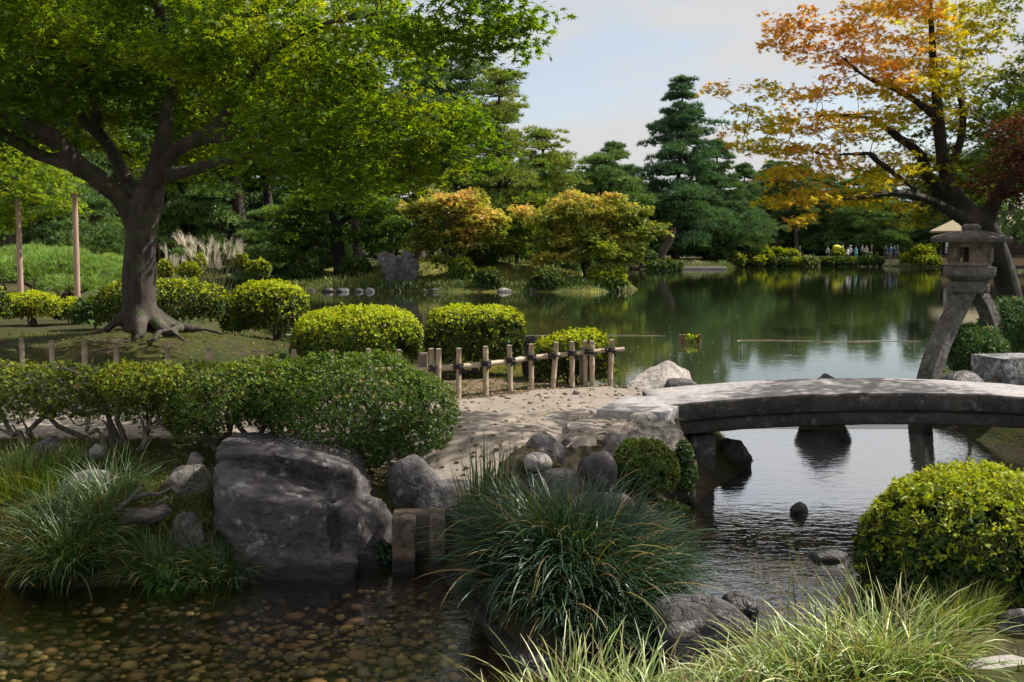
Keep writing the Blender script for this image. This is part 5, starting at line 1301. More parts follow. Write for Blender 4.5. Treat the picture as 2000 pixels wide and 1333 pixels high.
isle_tree('yellow orange maple over the left of the island shore', 'island_maple', 885, 55, [([(882, 490, 0), (890, 440, 0), (880, 400, 0)], [0.2, 0.16, 0.12, 0.05]), ([(882, 490, 0), (930, 450, 0.5), (950, 410, 0.5)], [0.18, 0.12, 0.09, 0.04]), ([(882, 490, 0), (850, 450, -0.5), (830, 430, -0.5)], [0.18, 0.12, 0.08, 0.03])],
          [E(885, 395, 55, 1.9, 1.9, 0.55), E(830, 420, 55, 1.1, 1.3, 0.5), E(930, 420, 54.5, 1.3, 1.4, 0.55), E(955, 450, 54.5, 0.9, 1.1, 0.5), E(860, 450, 54.5, 1.3, 1.2, 0.5), E(825, 470, 55, 0.9, 1, 0.5), E(900, 475, 54.3, 0.8, 0.9, 0.35), E(800, 405, 55, 0.5, 0.6, 0.25), E(975, 425, 54.5, 0.5, 0.6, 0.25), E(850, 372, 55, 0.5, 0.6, 0.2), E(920, 380, 55, 0.6, 0.7, 0.25), E(860, 505, 54, 0.6, 0.7, 0.3)], 270, 34, 0.50, 0.185, isle_col(0))
isle_tree('broad orange tipped maple over the right of the island', 'island_maple', 1150, 55.5, [([(1140, 490, 0), (1150, 440, 0), (1160, 400, 0)], [0.25, 0.2, 0.14, 0.05]), ([(1140, 490, 0), (1200, 450, 0.5), (1250, 430, 0.5)], [0.2, 0.14, 0.09, 0.04]), ([(1140, 490, 0), (1080, 450, -0.5), (1050, 430, -0.5)], [0.2, 0.14, 0.09, 0.04])],
          [E(1150, 405, 55.5, 2.2, 2.2, 0.7), E(1080, 425, 55.5, 1.4, 1.6, 0.7), E(1215, 420, 55, 1.5, 1.6, 0.7), E(1250, 455, 54.5, 1.1, 1.2, 0.5), E(1275, 440, 54.5, 0.7, 0.8, 0.25), E(1160, 460, 54.5, 1.9, 1.6, 0.7), E(1090, 475, 55, 1.1, 1.2, 0.5), E(1200, 500, 53.5, 0.8, 0.9, 0.4), E(1130, 495, 54, 0.9, 0.9, 0.4), E(1290, 448, 54.3, 0.5, 0.6, 0.18), E(1020, 410, 56, 0.7, 0.8, 0.3), E(1120, 380, 55.5, 0.6, 0.7, 0.2), E(1195, 385, 55, 0.6, 0.7, 0.25), E(1235, 490, 53.8, 0.7, 0.8, 0.35), E(1060, 500, 54, 0.8, 0.8, 0.35), E(1175, 530, 53, 0.7, 0.7, 0.3)], 420, 34, 0.50, 0.185, isle_col(1))
isle_tree('slim lit tree leaning at the right tip of the island', 'island_sapling', 1175, 53, [([(1172, 520, 0), (1180, 480, 0)], [0.10, 0.08, 0.03])],
          [E(1182, 490, 53, 0.55, 0.6, 0.5), E(1195, 530, 52.8, 0.6, 0.6, 0.45), E(1170, 540, 52.8, 0.4, 0.5, 0.4)], 60, 36, 0.38, 0.15, lambda p: jitter(np.array([0.10, 0.14, 0.018]), len(p), 0.18, 0.08), 'leaf')
isle_tree('small green tree between the two island maples', 'island_sapling', 1010, 58, [([(1010, 480, 0), (1015, 430, 0)], [0.14, 0.10, 0.03])],
          [E(1015, 440, 58, 1.2, 1.2, 0.7), E(1000, 480, 57, 1.1, 1.1, 0.5), E(1040, 400, 59, 1.0, 1.0, 0.6)], 110, 36, 0.45, 0.17, lambda p: jitter(np.array([0.055, 0.085, 0.016]), len(p), 0.18, 0.08), 'leaf')
# dark tiered maple left of the island (spreading over the inlet)
isle_tree('dark spreading tree arching over the left end of the island', 'spreading_tree', 665, 58, [([(660, 480, 0), (655, 440, 0), (640, 400, 0)], [0.42, 0.35, 0.25, 0.10]), ([(655, 460, 0), (610, 440, -1), (560, 440, -2)], [0.3, 0.2, 0.14, 0.05]), ([(655, 450, 0), (720, 410, 0.5), (770, 420, 0)], [0.3, 0.2, 0.14, 0.05])],
          [E(640, 390, 58, 2.6, 2.6, 0.7), E(720, 400, 57.5, 2.0, 2.2, 0.6), E(570, 420, 57, 1.6, 1.8, 0.5), E(560, 465, 56.5, 1.3, 1.4, 0.4), E(610, 445, 57, 1.5, 1.6, 0.35), E(770, 440, 56.5, 1.3, 1.5, 0.5), E(700, 460, 57.5, 1.6, 1.5, 0.3), E(545, 500, 56, 1.0, 1, 0.35), E(760, 480, 56.5, 0.9, 0.9, 0.3)], 420, 30, 0.55, 0.185, lambda p: jitter(np.array([0.038, 0.070, 0.016]), len(p), 0.2, 0.08), 'leaf')

# ------------------------------------------------------------------ pines
def pine_mesh(H, prof, layers, seed, tuft=0.30, k=8, dens=1.0, col=(0.030, 0.058, 0.020), tipc=(0.060, 0.085, 0.020), lean=0.03, r0=None, bare=0.25, wide=0.034, flat=0.46):
    """pruned pine: trunk, tiers of boughs, each bough carrying flat pads of needle tufts. prof: (height fraction, reach) pairs"""
    r_ = np.random.default_rng(seed)
    r0 = r0 or H * 0.024
    zz = np.linspace(-0.3, H * 0.97, 14)
    wob = np.stack([lean * zz + 0.016 * H * np.sin(zz / H * 6 + seed), 0.012 * H * np.cos(zz / H * 5 + seed * 2), zz], -1)
    wob[:, :2] -= wob[0, :2]
    tr = Acc(); q, rr = densify(wob, np.linspace(r0, r0 * 0.16, 14), 26)
    rr = rr * (1 + 0.35 * np.exp(-np.maximum(q[:, 2], 0) / (0.05 * H)))
    tr.add(*tube(q, rr, 9, True))
    pads = []
    for i in range(layers):
        f = bare + (1 - bare) * (i + r_.uniform(-0.45, 0.45)) / (layers - 0.5); f = min(max(f, bare), 0.985)
        z = f * H * 0.97; reach = np.interp(f, [p[0] for p in prof], [p[1] for p in prof])
        o = np.array([np.interp(z, q[:, 2], q[:, 0]), np.interp(z, q[:, 2], q[:, 1]), z])
        nb = 5 if reach > 1.2 else 4
        a0 = r_.uniform(0, 6.28)
        for b in range(nb):
            a = a0 + b * 2 * np.pi / nb + r_.normal(0, 0.3); L_ = reach * r_.uniform(0.65, 1.12)
            e = o + np.array([L_ * math.cos(a), L_ * math.sin(a), L_ * r_.uniform(-0.22, 0.26)])
            mid = (o + e) / 2 + np.array([0, 0, -0.06 * L_])
            pq, pr = densify([o, mid, e], [r0 * 0.28 * (1 - f * 0.6), r0 * 0.16, r0 * 0.06], 6)
            tr.add(*tube(pq, pr, 5, False))
            for s in np.linspace(0.45, 1.0, 3 if L_ > 1.0 else 2):
                c = o + (e - o) * s + np.array([r_.normal(0, 0.15 * L_), r_.normal(0, 0.15 * L_), r_.normal(0.1, 0.10 * L_)])
                pads.append((c, max(0.42, 0.36 * L_) * r_.uniform(0.8, 1.2)))
        if f > 0.93: pads.append((o + np.array([0, 0, 0.2]), max(0.45, 0.6 * reach)))
    PP, AX, CC = [], [], []
    for c, rad in pads:
        m = int(27 * dens * rad / 0.6) + 8
        d = unit(r_.normal(size=(m, 3))); d[:, 2] = np.abs(d[:, 2]) - 0.25
        s = r_.uniform(0.55, 1.0, (m, 1))
        p = c + d * s * np.array([rad, rad, rad * flat])
        PP.append(p); AX.append(unit(d * np.array([1, 1, 0.5]) + np.array([0, 0, 0.55])))
        CC.append(np.tile(np.array(col) + (np.array(tipc) - np.array(col)) * r_.random(), (m, 1)))
    p, ax, cc = np.concatenate(PP), np.concatenate(AX), jitter(np.concatenate(CC), sum(map(len, CC)), 0.15, 0.08)
    V, F, C = needles(p, ax, tuft * 1.15, wide * 1.6, k - 3, 0.42, cc)
    return tr.mesh('trunk', M['bark_pine'], True), make_mesh('crown', V, F, M['needle'], C)
CONE = [(0.1, 1.0), (0.3, 0.95), (0.6, 0.62), (0.85, 0.36), (1.0, 0.14)]
def prof(scale, pts=CONE): return [(a, b * scale) for a, b in pts]
COL = [(0.1, 0.75), (0.45, 1.0), (0.75, 0.85), (0.92, 0.65), (1, 0.35)]
LITC, LITT = (0.050, 0.078, 0.018), (0.105, 0.125, 0.022)
PINES = {
 'a': pine_mesh(10.6, prof(2.35, [(0.2, 0.9), (0.45, 1.0), (0.55, 0.75), (0.7, 0.72), (0.85, 0.58), (0.95, 0.45), (1, 0.3)]), 15, 1, 0.26, 9, 0.9, LITC, LITT, 0.0, 0.27, 0.25),
 'b': pine_mesh(13.0, prof(3.0, COL), 13, 2, 0.28, 8, 1.0, (0.030, 0.060, 0.024), (0.052, 0.080, 0.024), 0.02, 0.30, 0.35),
 'c': pine_mesh(21.0, prof(5.6), 19, 3, 0.46, 8, 1.15, (0.022, 0.050, 0.028), (0.036, 0.068, 0.030), 0.0, 0.42, 0.08, 0.055, 0.5),
 'd': pine_mesh(15.0, prof(4.6), 13, 4, 0.44, 8, 1.1, (0.026, 0.056, 0.028), (0.045, 0.075, 0.028), 0.0, 0.36, 0.10, 0.055, 0.5),
 'e': pine_mesh(17.0, prof(4.2, COL), 12, 5, 0.42, 8, 1.0, (0.030, 0.056, 0.022), (0.055, 0.080, 0.022), 0.04, 0.42, 0.42, 0.05),
 'f': pine_mesh(9.0, prof(3.6, [(0.1, 0.8), (0.4, 1.0), (0.7, 0.8), (1, 0.4)]), 9, 6, 0.40, 8, 1.15, (0.035, 0.065, 0.022), (0.062, 0.095, 0.026), 0.05, 0.28, 0.15, 0.05),
 'g': pine_mesh(19.0, prof(4.4, [(0.3, 0.8), (0.6, 1.0), (0.8, 0.9), (1, 0.5)]), 12, 7, 0.42, 8, 1.1, (0.028, 0.054, 0.022), (0.050, 0.075, 0.022), -0.02, 0.50, 0.40, 0.05)}
def pine(label, kind, px, d, base_py=None, sc=1.0, rz=0.0, name='pine_tree', wid=1.0, group=None):
    x = PX(px, d); z = hz(x, d) if base_py is None else float(P(px, base_py, d)[2])
    t = thing(name, label, 'pine tree', (x, d, z), group)
    t.scale = (sc * wid, sc * wid, sc); t.rotation_euler = (0, 0, rz)
    link('trunk', PINES[kind][0], t); link('crown', PINES[kind][1], t)
    return t
pine('tall sunlit island pine with layered pads', 'a', 983, 62, None, 1.13, 0.4)
pine('dark pine with flat clouded pads left of the sunlit island pine', 'b', 880, 66, None, 1.12, 1.0)
pine('pine crown showing above the edge of the great maple', 'b', 760, 70, None, 1.1, 3.0)
pine('sunlit pine leaning out right of the tall island pine', 'a', 1060, 64, None, 0.88, 2.2, wid=1.2)
pine('low pine behind the orange island maple', 'f', 1105, 72, None, 0.80, 2.0)
pine('squat pine behind the great maple foliage', 'f', 930, 68, None, 0.85, 0.5)
pine('pointed pine in the gap left of the tallest pine', 'd', 1195, 116, None, 0.93, 0.2)
pine('small pine left of the pointed pine in the gap', 'f', 1140, 112, None, 1.05, 2.2)
pine('tallest dark conical pine on the far shore', 'c', 1320, 107, None, 0.93, 0.9)
pine('dark pine standing right behind the tallest pine', 'd', 1400, 110, None, 0.92, 1.4)
pine('slanting edged pine right of the tallest pine group', 'd', 1450, 113, None, 0.74, 4.2)
pine('pine filling the gap just right of the orange island maple', 'f', 1165, 98, None, 1.15, 0.7)
pine('pine standing left of the gap behind the island pine', 'd', 1085, 92, None, 0.72, 1.9)
pine('low pine at the foot of the pointed pine', 'f', 1215, 104, None, 0.95, 2.9)
pine('low bushy pine at the foot of the tallest pine', 'f', 1275, 104, None, 0.75, 1.0)
pine('low pine right of the tallest pine foot', 'f', 1378, 108, None, 0.78, 3.4)
for i, (px, d, k, s, lab) in enumerate([
    (1518, 124, 'g', 0.62, 'pine behind the wooden notice post'), (1558, 120, 'e', 0.66, 'pine with a bare lit trunk behind the striding visitor'), (1615, 126, 'd', 0.72, 'pine behind the yellow umbrella'),
    (1660, 122, 'f', 1.05, 'broad pine above the crowd of visitors'), (1712, 128, 'd', 0.80, 'pine behind the right part of the crowd'), (1745, 118, 'f', 0.75, 'pale low pine right of the crowd'),
    (1790, 130, 'd', 0.85, 'pine left of the teahouse roof'), (1850, 126, 'g', 0.66, 'pine straight behind the stone lantern'), (1910, 120, 'd', 0.9, 'pine behind the teahouse'), (1985, 112, 'e', 1.0, 'pine at the picture edge beyond the teahouse'),
    (1585, 134, 'f', 1.2, 'low pine deep behind the far path'), (1480, 134, 'f', 1.25, 'broad pine deep behind the dark pine group'), (1640, 142, 'd', 0.72, 'far pine filling the gap above the crowd'), (1230, 132, 'f', 1.3, 'pine deep behind the pointed pine')]):
    pine(lab, k, px, d, None, s, i * 1.7)
for i, (px, d, k, s, lab) in enumerate([
    (470, 66, 'g', 0.95, 'pine with a dark leaning trunk above the pampas grass'), (405, 70, 'g', 1.0, 'pine just left of the leaning dark trunk'), (368, 74, 'e', 1.05, 'pine seen right beside the maple trunk'),
    (536, 72, 'e', 1.0, 'reddish trunked pine behind the spreading tree'), (610, 80, 'g', 1.0, 'pine hidden behind the spreading tree crown'), (330, 64, 'f', 1.0, 'low pine over the little red shelter'),
    (185, 56, 'e', 0.9, 'pine behind the log prop near the maple trunk'), (110, 60, 'g', 0.95, 'pine between the two log props'), (40, 54, 'g', 0.9, 'pine behind the log prop at the picture edge'),
    (230, 68, 'g', 1.0, 'pine straight behind the maple trunk'), (-40, 62, 'e', 1.0, 'pine cut by the left picture edge'), (700, 84, 'e', 1.0, 'pine deep behind the island rock'), (820, 88, 'g', 0.9, 'pine deep behind the yellow island maple'),
    (290, 84, 'e', 1.1, 'pine deep in the grove behind the shelter'), (440, 88, 'g', 1.1, 'pine deep in the grove above the inlet'), (150, 82, 'g', 1.1, 'pine deep in the grove behind the props'), (20, 80, 'e', 1.1, 'pine deep in the grove at the picture edge'),
    (560, 92, 'd', 1.1, 'conical pine deep behind the spreading tree'), (90, 46, 'f', 0.62, 'low dark pine in front of the grove at left'), (510, 62, 'f', 0.62, 'low bushy pine at the inlet bank'),
    (600, 63, 'f', 0.55, 'low bushy pine at the left island tip'), (180, 50, 'f', 0.55, 'low bushy pine near the white rail fence')]):
    pine(lab, k, px, d, None, s, i * 1.3)
# pine branch entering at the right picture edge
pine('pine crown cut by the right picture edge above the red maple', 'b', 2120, 30, None, 0.86, 0.3)

# dark wood that reads as one mass behind everything
def wood():
    acc = Acc(); r_ = np.random.default_rng(5)
    x = np.concatenate([r_.uniform(-75, 10, 150), r_.uniform(5, 100, 150)]); y = np.concatenate([r_.uniform(92, 125, 150), r_.uniform(136, 160, 150)])
    g = height(x, y)
    for i in range(len(x)):
        H = r_.uniform(5, 15) if x[i] < -12 else r_.uniform(2.5, 7.0); m = 110
        d = unit(r_.normal(size=(m, 3))); p = np.array([x[i], y[i], g[i] + H * 0.55]) + d * np.array([2.6, 2.2, H * 0.6]) * r_.uniform(0.7, 1, (m, 1))
        acc.add(*diamond_leaves(p, unit(r_.normal(size=(m, 3))), unit(d + 0.6 * r_.normal(size=(m, 3))), 1.2, 0.85, jitter(np.array([0.028, 0.048, 0.016]), m, 0.3, 0.1)))
    struct(link('woodland', acc.mesh('woodland', M['shrub'])), 'stuff', 'dark mass of undergrowth and trees behind the pond garden')
wood()

# spreading pine mat at the left
def pine_mat():
    c = np.array([PX(90, 27), 27, 0]); c[2] = hz(c[0], 27)
    t = thing('spreading_pine', 'low spreading sunlit pine forming a green mat behind the yellow hedge box', 'pine tree', c)
    ells = []
    for (px, py, d, rx, ry, rz) in [(40, 540, 26.5, 1.3, 1.2, 0.48), (120, 530, 27, 1.2, 1.2, 0.50), (-40, 540, 27, 1.2, 1.2, 0.5), (190, 545, 27, 0.9, 1.0, 0.42), (80, 510, 28.5, 1.3, 1.2, 0.35), (150, 560, 26, 0.8, 0.9, 0.28), (215, 530, 28.5, 0.7, 1.0, 0.4)]:
        ells.append((P(px, py, d) - c, (rx, ry, rz), 2.2))
    p, nr = ell_points(ells, 5200, -0.3, 0.16, 2.0, 4)
    V, F, C = needles(p - nr * rng.exponential(0.06, (len(p), 1)), unit(nr + np.array([0, 0, 0.5])), 0.17, 0.014, 10, 0.42, jitter(np.array([0.080, 0.125, 0.030]), len(p), 0.25, 0.08))
    link('crown', make_mesh('crown', V, F, M['needle'], C), t)
    tw = []
    b = [np.array([0, 0, -0.2]) for _ in range(7)]; tp = [e[0] + np.array([0, 0, 0.1]) for e in ells]
    link('trunk', stems(b, tp, 0.10, 0.03, 4, 0.06, 7, 3).mesh('trunk', M['bark_pine'], True), t)
pine_mat()

# pampas grass
def pampas():
    d = 42.0
    c = np.array([PX(408, d), d, 0]); c[2] = hz(c[0], d)
    for lab, bpx, dd, heads in [('tall pampas grass with cream plumes beside the inlet', 412, 41.5, [(348, 472), (362, 466), (372, 470), (385, 480), (398, 484), (414, 478), (428, 488), (440, 480), (452, 476), (464, 482), (472, 490), (420, 505), (402, 508), (434, 512), (446, 498), (380, 492), (366, 488), (358, 480), (458, 492), (412, 494)]),
                               ('small pampas tuft with pale plumes right of the maple trunk', 345, 40.0, [(322, 490), (336, 512), (346, 508), (356, 512), (330, 516), (342, 520)])]:
        b0 = np.array([PX(bpx, dd), dd, 0]); b0[2] = hz(b0[0], dd)
        t = thing('pampas_grass', lab, 'pampas grass', b0)
        n = 420 if len(heads) > 10 else 160
        base = np.stack([rng.normal(0, 0.45, n), rng.normal(0, 0.25, n), np.zeros(n)], -1)
        V, F, C = blades(base, rng.uniform(0, 6.28, n), rng.uniform(0, 0.5, n), rng.uniform(0.5, 1.6, n), rng.uniform(0.7, 1.5, n), np.full(n, 0.02), jitter((0.08, 0.12, 0.03), n), 5)
        link('blades', make_mesh('blades', V, F, M['blade'], C, True), t)
        st, pl = Acc(), Acc()
        for (hx, hy) in heads:
            for rep in range(2):
                e = P(hx + rng.normal(0, 4), hy + 8 + rng.normal(0, 4), dd + rng.normal(0, 0.3)) - b0
                s0 = np.array([rng.normal(0, 0.3), rng.normal(0, 0.2), 0])
                q, rr = densify([s0, (s0 + e) / 2 + np.array([0, 0, 0.12]), e], [0.012, 0.009, 0.006], 7)
                st.add(*tube(q, rr, 4, False), np.array([0.18, 0.17, 0.07]))
                m = 16
                az = math.atan2(e[1] - s0[1], (e[0] - s0[0]) + 0.15) + rng.normal(0, 0.5, m)
                pl.add(*blades(np.tile(e, (m, 1)) + rng.normal(0, 0.03, (m, 3)), az, rng.uniform(-0.3, 0.5, m), rng.uniform(0.5, 1.5, m), rng.uniform(0.3, 0.6, m), np.full(m, 0.022), jitter((0.52, 0.46, 0.36), m, 0.15, 0.04), 5))
        link('stalks', st.mesh('stalks', M['blade']), t); link('plumes', pl.mesh('plumes', M['plume'], True), t)
pampas()
# ------------------------------------------------------------------ island rocks
hull_rock('tall split dark rock standing on the island shore', 'rock', [
    [(733, 494, 53.4), (752, 490, 53.8), (772, 496, 53.6), (778, 520, 53.2), (782, 560, 53.2), (765, 580, 53), (752, 540, 52.8), (742, 512, 53.0), (770, 580, 54.2)],
    [(786, 488, 53.8), (800, 492, 53.4), (820, 520, 53.4), (814, 545, 53.0), (800, 580, 53.0), (782, 580, 53.0), (778, 540, 53.2), (790, 505, 53.0), (800, 580, 54.4), (806, 500, 54.3)],
    [(758, 499, 53.6), (797, 503, 53.6), (765, 580, 53.4), (800, 580, 53.4), (780, 560, 54.4)]], 0.09, 1, 0.12, 0.06, 'rock', 'rock', 1.2)
rock_px('pale low rock at the island waterline', 968, 562, 1002, 576, 51.9, 'rock_pale', 0.8, 202, 0.5, boxy=2.4, sub=3)
rock_px('small pale rock at the left waterline of the island', 600, 564, 618, 574, 53.0, 'rock_pale', 0.8, 203, 0.5, boxy=2.4, sub=3)
for i, (px, w, lab) in enumerate([(640, 26, 'low waterline stone at the left end of the island'), (668, 30, 'second waterline stone from the left island end'), (700, 24, 'waterline stone two left of the split rock'), (722, 22, 'waterline stone just left of the split rock'),
    (850, 22, 'waterline stone just right of the split rock'), (910, 20, 'small waterline stone left of the pale low rock'), (1040, 30, 'waterline stone right of the pale low rock'), (1075, 26, 'waterline stone below the middle island shrub'),
    (1110, 28, 'waterline stone below the orange tipped maple'), (1140, 24, 'rightmost waterline stone near the island tip')]):
    rock_px(lab, px - w / 2, 562, px + w / 2, 575, 52.0, 'rock_wet', 0.8, 210 + i, 0.4, group='stones edging the island shore', sub=3)
# island water plants (sedge fringe)
def fringe(label, pts, n, ln, col, name='shore_grass'):
    acc = Acc(); o = np.array([*pts[0], 0.0])
    k = np.array(pts); seg = rng.integers(0, len(k) - 1, n); f = rng.random((n, 1))
    b = k[seg] * (1 - f) + k[seg + 1] * f + rng.normal(0, 0.3, (n, 2))
    z = np.maximum(height(b[:, 0], b[:, 1]), 0.0) - 0.02
    V, F, C = blades(np.column_stack([b, z]) - o, rng.uniform(0, 6.28, n), rng.uniform(0, 0.6, n), rng.uniform(0.3, 1.5, n), ln * rng.uniform(0.5, 1.1, n), np.full(n, 0.035), jitter(col, n, 0.25, 0.1), 4)
    struct(link(name, make_mesh(name, V, F, M['blade'], C, True), None, o), 'stuff', label)
fringe('grass fringe along the island shore', [(-11.5, 53.2), (-7, 52.8), (-3, 52.1), (1, 52.2), (4, 51.8), (6, 52.8)], 2600, 0.42, (0.05, 0.09, 0.016))
def island_cover():
    n = 9000; x = rng.uniform(-12.5, 7, n); y = 52 + 10 * rng.random(n) ** 1.3
    k = (sdf(POLY_ISLE, x, y) > 0.2) & (fbm(xyz(x, y) * 0.7, 3, 15) > -0.25); x, y = x[k], y[k]; n = len(x)
    V, F, C = blades(np.stack([x, y, height(x, y) - 0.02], -1), rng.uniform(0, 6.28, n), rng.uniform(0, 0.7, n), rng.uniform(0.2, 1.2, n), rng.uniform(0.12, 0.34, n), np.full(n, 0.06), jitter((0.13, 0.15, 0.026), n, 0.3, 0.12), 3)
    struct(link('island_grass', make_mesh('island_grass', V, F, M['blade'], C, True)), 'stuff', 'low grass covering the island slope')
island_cover()
fringe('grass fringe along the far shore', [(11, 97), (21, 98.6), (24, 108.8), (35, 112.6), (46, 111.4), (60, 104.6)], 2200, 0.7, (0.085, 0.12, 0.02))
fringe('grass fringe along the inlet bank', [(-24, 63.5), (-19, 63.6), (-14, 65), (-11.5, 71)], 700, 0.4, (0.07, 0.10, 0.02))

# stone edging of the inlet, post by post
def edging():
    t = thing('bank_edging', 'row of short pale posts edging the inlet bank', 'edging', (-16, 63.5, 0))
    pts = np.array([(-18.8, 62.9), (-16.0, 63.4), (-13.3, 64.3)]); s = np.linspace(0, 1, 44)
    V, F = tube([(0, 0, -0.4), (0, 0, 0.30), (0, 0, 0.33)], [0.06, 0.06, 0.04], 7, True)
    me = make_mesh('edging_post', V, F, M['stone_edge'], None, True)
    for u in s:
        i = min(int(u * 2), 1); f = u * 2 - i; q = pts[i] * (1 - f) + pts[i + 1] * f
        link('edging_post', me, t, (q[0] + 16, q[1] - 63.5, random.uniform(-0.05, 0.03)))
edging()
V, F = box(-1.2, 1.2, -0.4, 0.4, -0.3, 0.55)
tag(bevelled('landing_stone', V, F, M['stone_edge'], None, (float(PX(462, 65.5)), 65.5, 0), 0.03, 1), 'flat landing stone on the inlet bank', 'stone slab')
V, F = box(-2.6, 2.6, -0.3, 0.3, -0.3, 0.24)
tag(bevelled('shore_kerb', V, F, M['stone_edge'], None, (float(PX(1368, 97.6)), 97.6, 0), 0.03, 1), 'long low stone kerb at the far waterline', 'kerb')

# white rail fence at the left grove
def white_fence():
    d = 60.0
    t = thing('white_fence', 'low pale picket rail in front of the dark grove', 'fence', (PX(180, d), d, 0))
    x0, x1 = PX(120, d), PX(232, d); g = hz((x0 + x1) / 2, d)
    for zz in (0.30, 0.62):
        V, F = box(x0, x1, -0.03, 0.03, g + zz, g + zz + 0.06); bevelled('rail', V - np.array([t.location.x, 0, 0]), F, M['white'], t, (0, 0, 0), 0.006, 1)
    for x in np.linspace(x0, x1, 18):
        V, F = box(-0.04, 0.04, -0.105, -0.035, g - 0.1, g + 0.82); bevelled('picket', V, F, M['white'], t, (x - t.location.x, 0, 0), 0.006, 1)
white_fence()
# red shelter
def shelter():
    d = 62.0; x0, x1 = PX(318, d), PX(352, d); g = hz(x0, d)
    t = thing('red_shelter', 'small red timber shelter with a round crest right of the maple trunk', 'shelter', ((x0 + x1) / 2, d, g))
    w = (x1 - x0) / 2
    for sx in (-w, w):
        for yy in (-0.6, 0.6):
            V, F = box(sx - 0.07, sx + 0.07, yy - 0.07, yy + 0.07, -0.1, 1.9); bevelled('post', V, F, M['wood_red'], t, (0, 0, 0), 0.01, 1)
    V, F = box(-w - 0.3, w + 0.3, -0.72, -0.68, 1.65, 1.85); bevelled('beam', V, F, M['wood_red'], t, (0, 0, 0), 0.01, 1)
    V = np.array([(-w - 0.5, -1.1, 1.88), (w + 0.5, -1.1, 1.88), (w + 0.5, 1.1, 1.88), (-w - 0.5, 1.1, 1.88), (-w - 0.4, 0, 2.45), (w + 0.4, 0, 2.45)])
    F = [(3, 2, 1, 0), (0, 1, 5, 4), (2, 3, 4, 5), (1, 2, 5), (3, 0, 4)]
    bevelled('roof', V, F, M['roof_dark'], t, (0, 0, 0), 0.02, 1)
    th = np.linspace(0, 2 * np.pi, 20)
    V, F = tube(np.stack([0.25 * np.cos(th), np.full(20, -0.64), 1.25 + 0.25 * np.sin(th)], -1), 0.035, 6, False)
    link('crest_ring', make_mesh('crest_ring', V, F, M['stone_edge'], None, True), t)
    V, F = box(-w, w, -0.58, -0.54, 0.1, 0.75); bevelled('panel', V, F, M['wood_red'], t, (0, 0, 0), 0.01, 1)
shelter()

# ------------------------------------------------------------------ teahouse on stilts
def teahouse():
    d = 92.0; k = d / FPX
    ox = PX(1838, d)
    t = thing('teahouse', 'dark timber teahouse on stilts over the pond behind the lantern', 'teahouse', (ox, d, 0))
    t.rotation_euler = (0, 0, -math.atan2(ox, d))
    zf = float(P(1838, 498, d)[2]); ze = float(P(1838, 455, d)[2])
    W, Dp = 8.2, 6.0
    def b(name, x0, x1, y0, y1, z0, z1, mat, par=t, w=0.02):
        V, F = box(x0, x1, y0, y1, z0, z1); return bevelled(name, V, F, M[mat], par, (0, 0, 0), w, 1)
    b('floor', 0, W, 0, Dp, zf - 0.22, zf, 'wood_dark')
    b('under_panel', 0.15, W - 0.1, 0.12, 0.2, zf - 0.95, zf - 0.23, 'plaster'); b('beam', -0.05, W + 0.05, 0.05, 0.25, zf - 1.25, zf - 0.96, 'wood_dark')
    for x in (0.2, 1.9, 3.7, 5.5, 7.6):
        for y in (0.35, Dp - 0.5):
            V, F = tube([(x, y, -1.5), (x, y, zf - 0.96)], [0.16, 0.14], 8, True); link('stilt', make_mesh('stilt', V, F, M['wood_dark'], None, True), t)
    for x in (0.06, 1.55, 3.0, 4.6, 6.2, 8.1): b('post', x - 0.06, x + 0.06, 0.55, 0.67, zf, ze + 0.1, 'wood_dark')
    b('wall', 3.06, 8.04, 0.58, 0.64, zf + 0.003, ze, 'wood_dark'); b('back_wall', 0, W, Dp - 0.2, Dp, zf, ze, 'wood_dark'); b('side_wall', 0, 0.04, 2.2, Dp - 0.25, zf, ze, 'plaster')
    sh = b('shoji_panel', 0.32, 1.38, 0.58, 0.63, zf + 0.12, zf + 1.55, 'paper')
    for x in (0.32, 0.84, 1.34): b('muntin', x, x + 0.045, 0.555, 0.578, zf + 0.12, zf + 1.55, 'wood_dark', sh, 0.004)
    b('pane', 0.62, 1.10, 0.54, 0.553, zf + 0.5, zf + 1.1, 'wood_dark', sh, 0.004)
    for z in (0.35, 0.62): b('rail', -0.02, W, 0.02, 0.08, zf + z, zf + z + 0.06, 'wood_dark', t, 0.006)
    for x in np.arange(0.05, W, 0.42): b('baluster', x, x + 0.05, 0.025, 0.075, zf + 0.003, zf + 0.35, 'wood_dark', t, 0.006)
    e = 1.0; zr = float(P(1970, 418, d)[2])
    V = np.array([(-e, -e, ze), (W + e, -e, ze), (W + e, Dp + e, ze), (-e, Dp + e, ze), (1.9, Dp / 2, zr), (W - 1.9, Dp / 2, zr), (-e, -e, ze + 0.16), (W + e, -e, ze + 0.16), (W + e, Dp + e, ze + 0.16), (-e, Dp + e, ze + 0.16)])
    F = [(3, 2, 1, 0), (0, 1, 7, 6), (1, 2, 8, 7), (2, 3, 9, 8), (3, 0, 6, 9), (6, 7, 5, 4), (7, 8, 5), (8, 9, 4, 5), (9, 6, 4)]
    bevelled('roof', V, F, M['roof'], t, (0, 0, 0), 0.03, 1)
    b('ridge_cap', 1.6, W - 1.6, Dp / 2 - 0.15, Dp / 2 + 0.15, zr - 0.02, zr + 0.22, 'roof_dark')
teahouse()

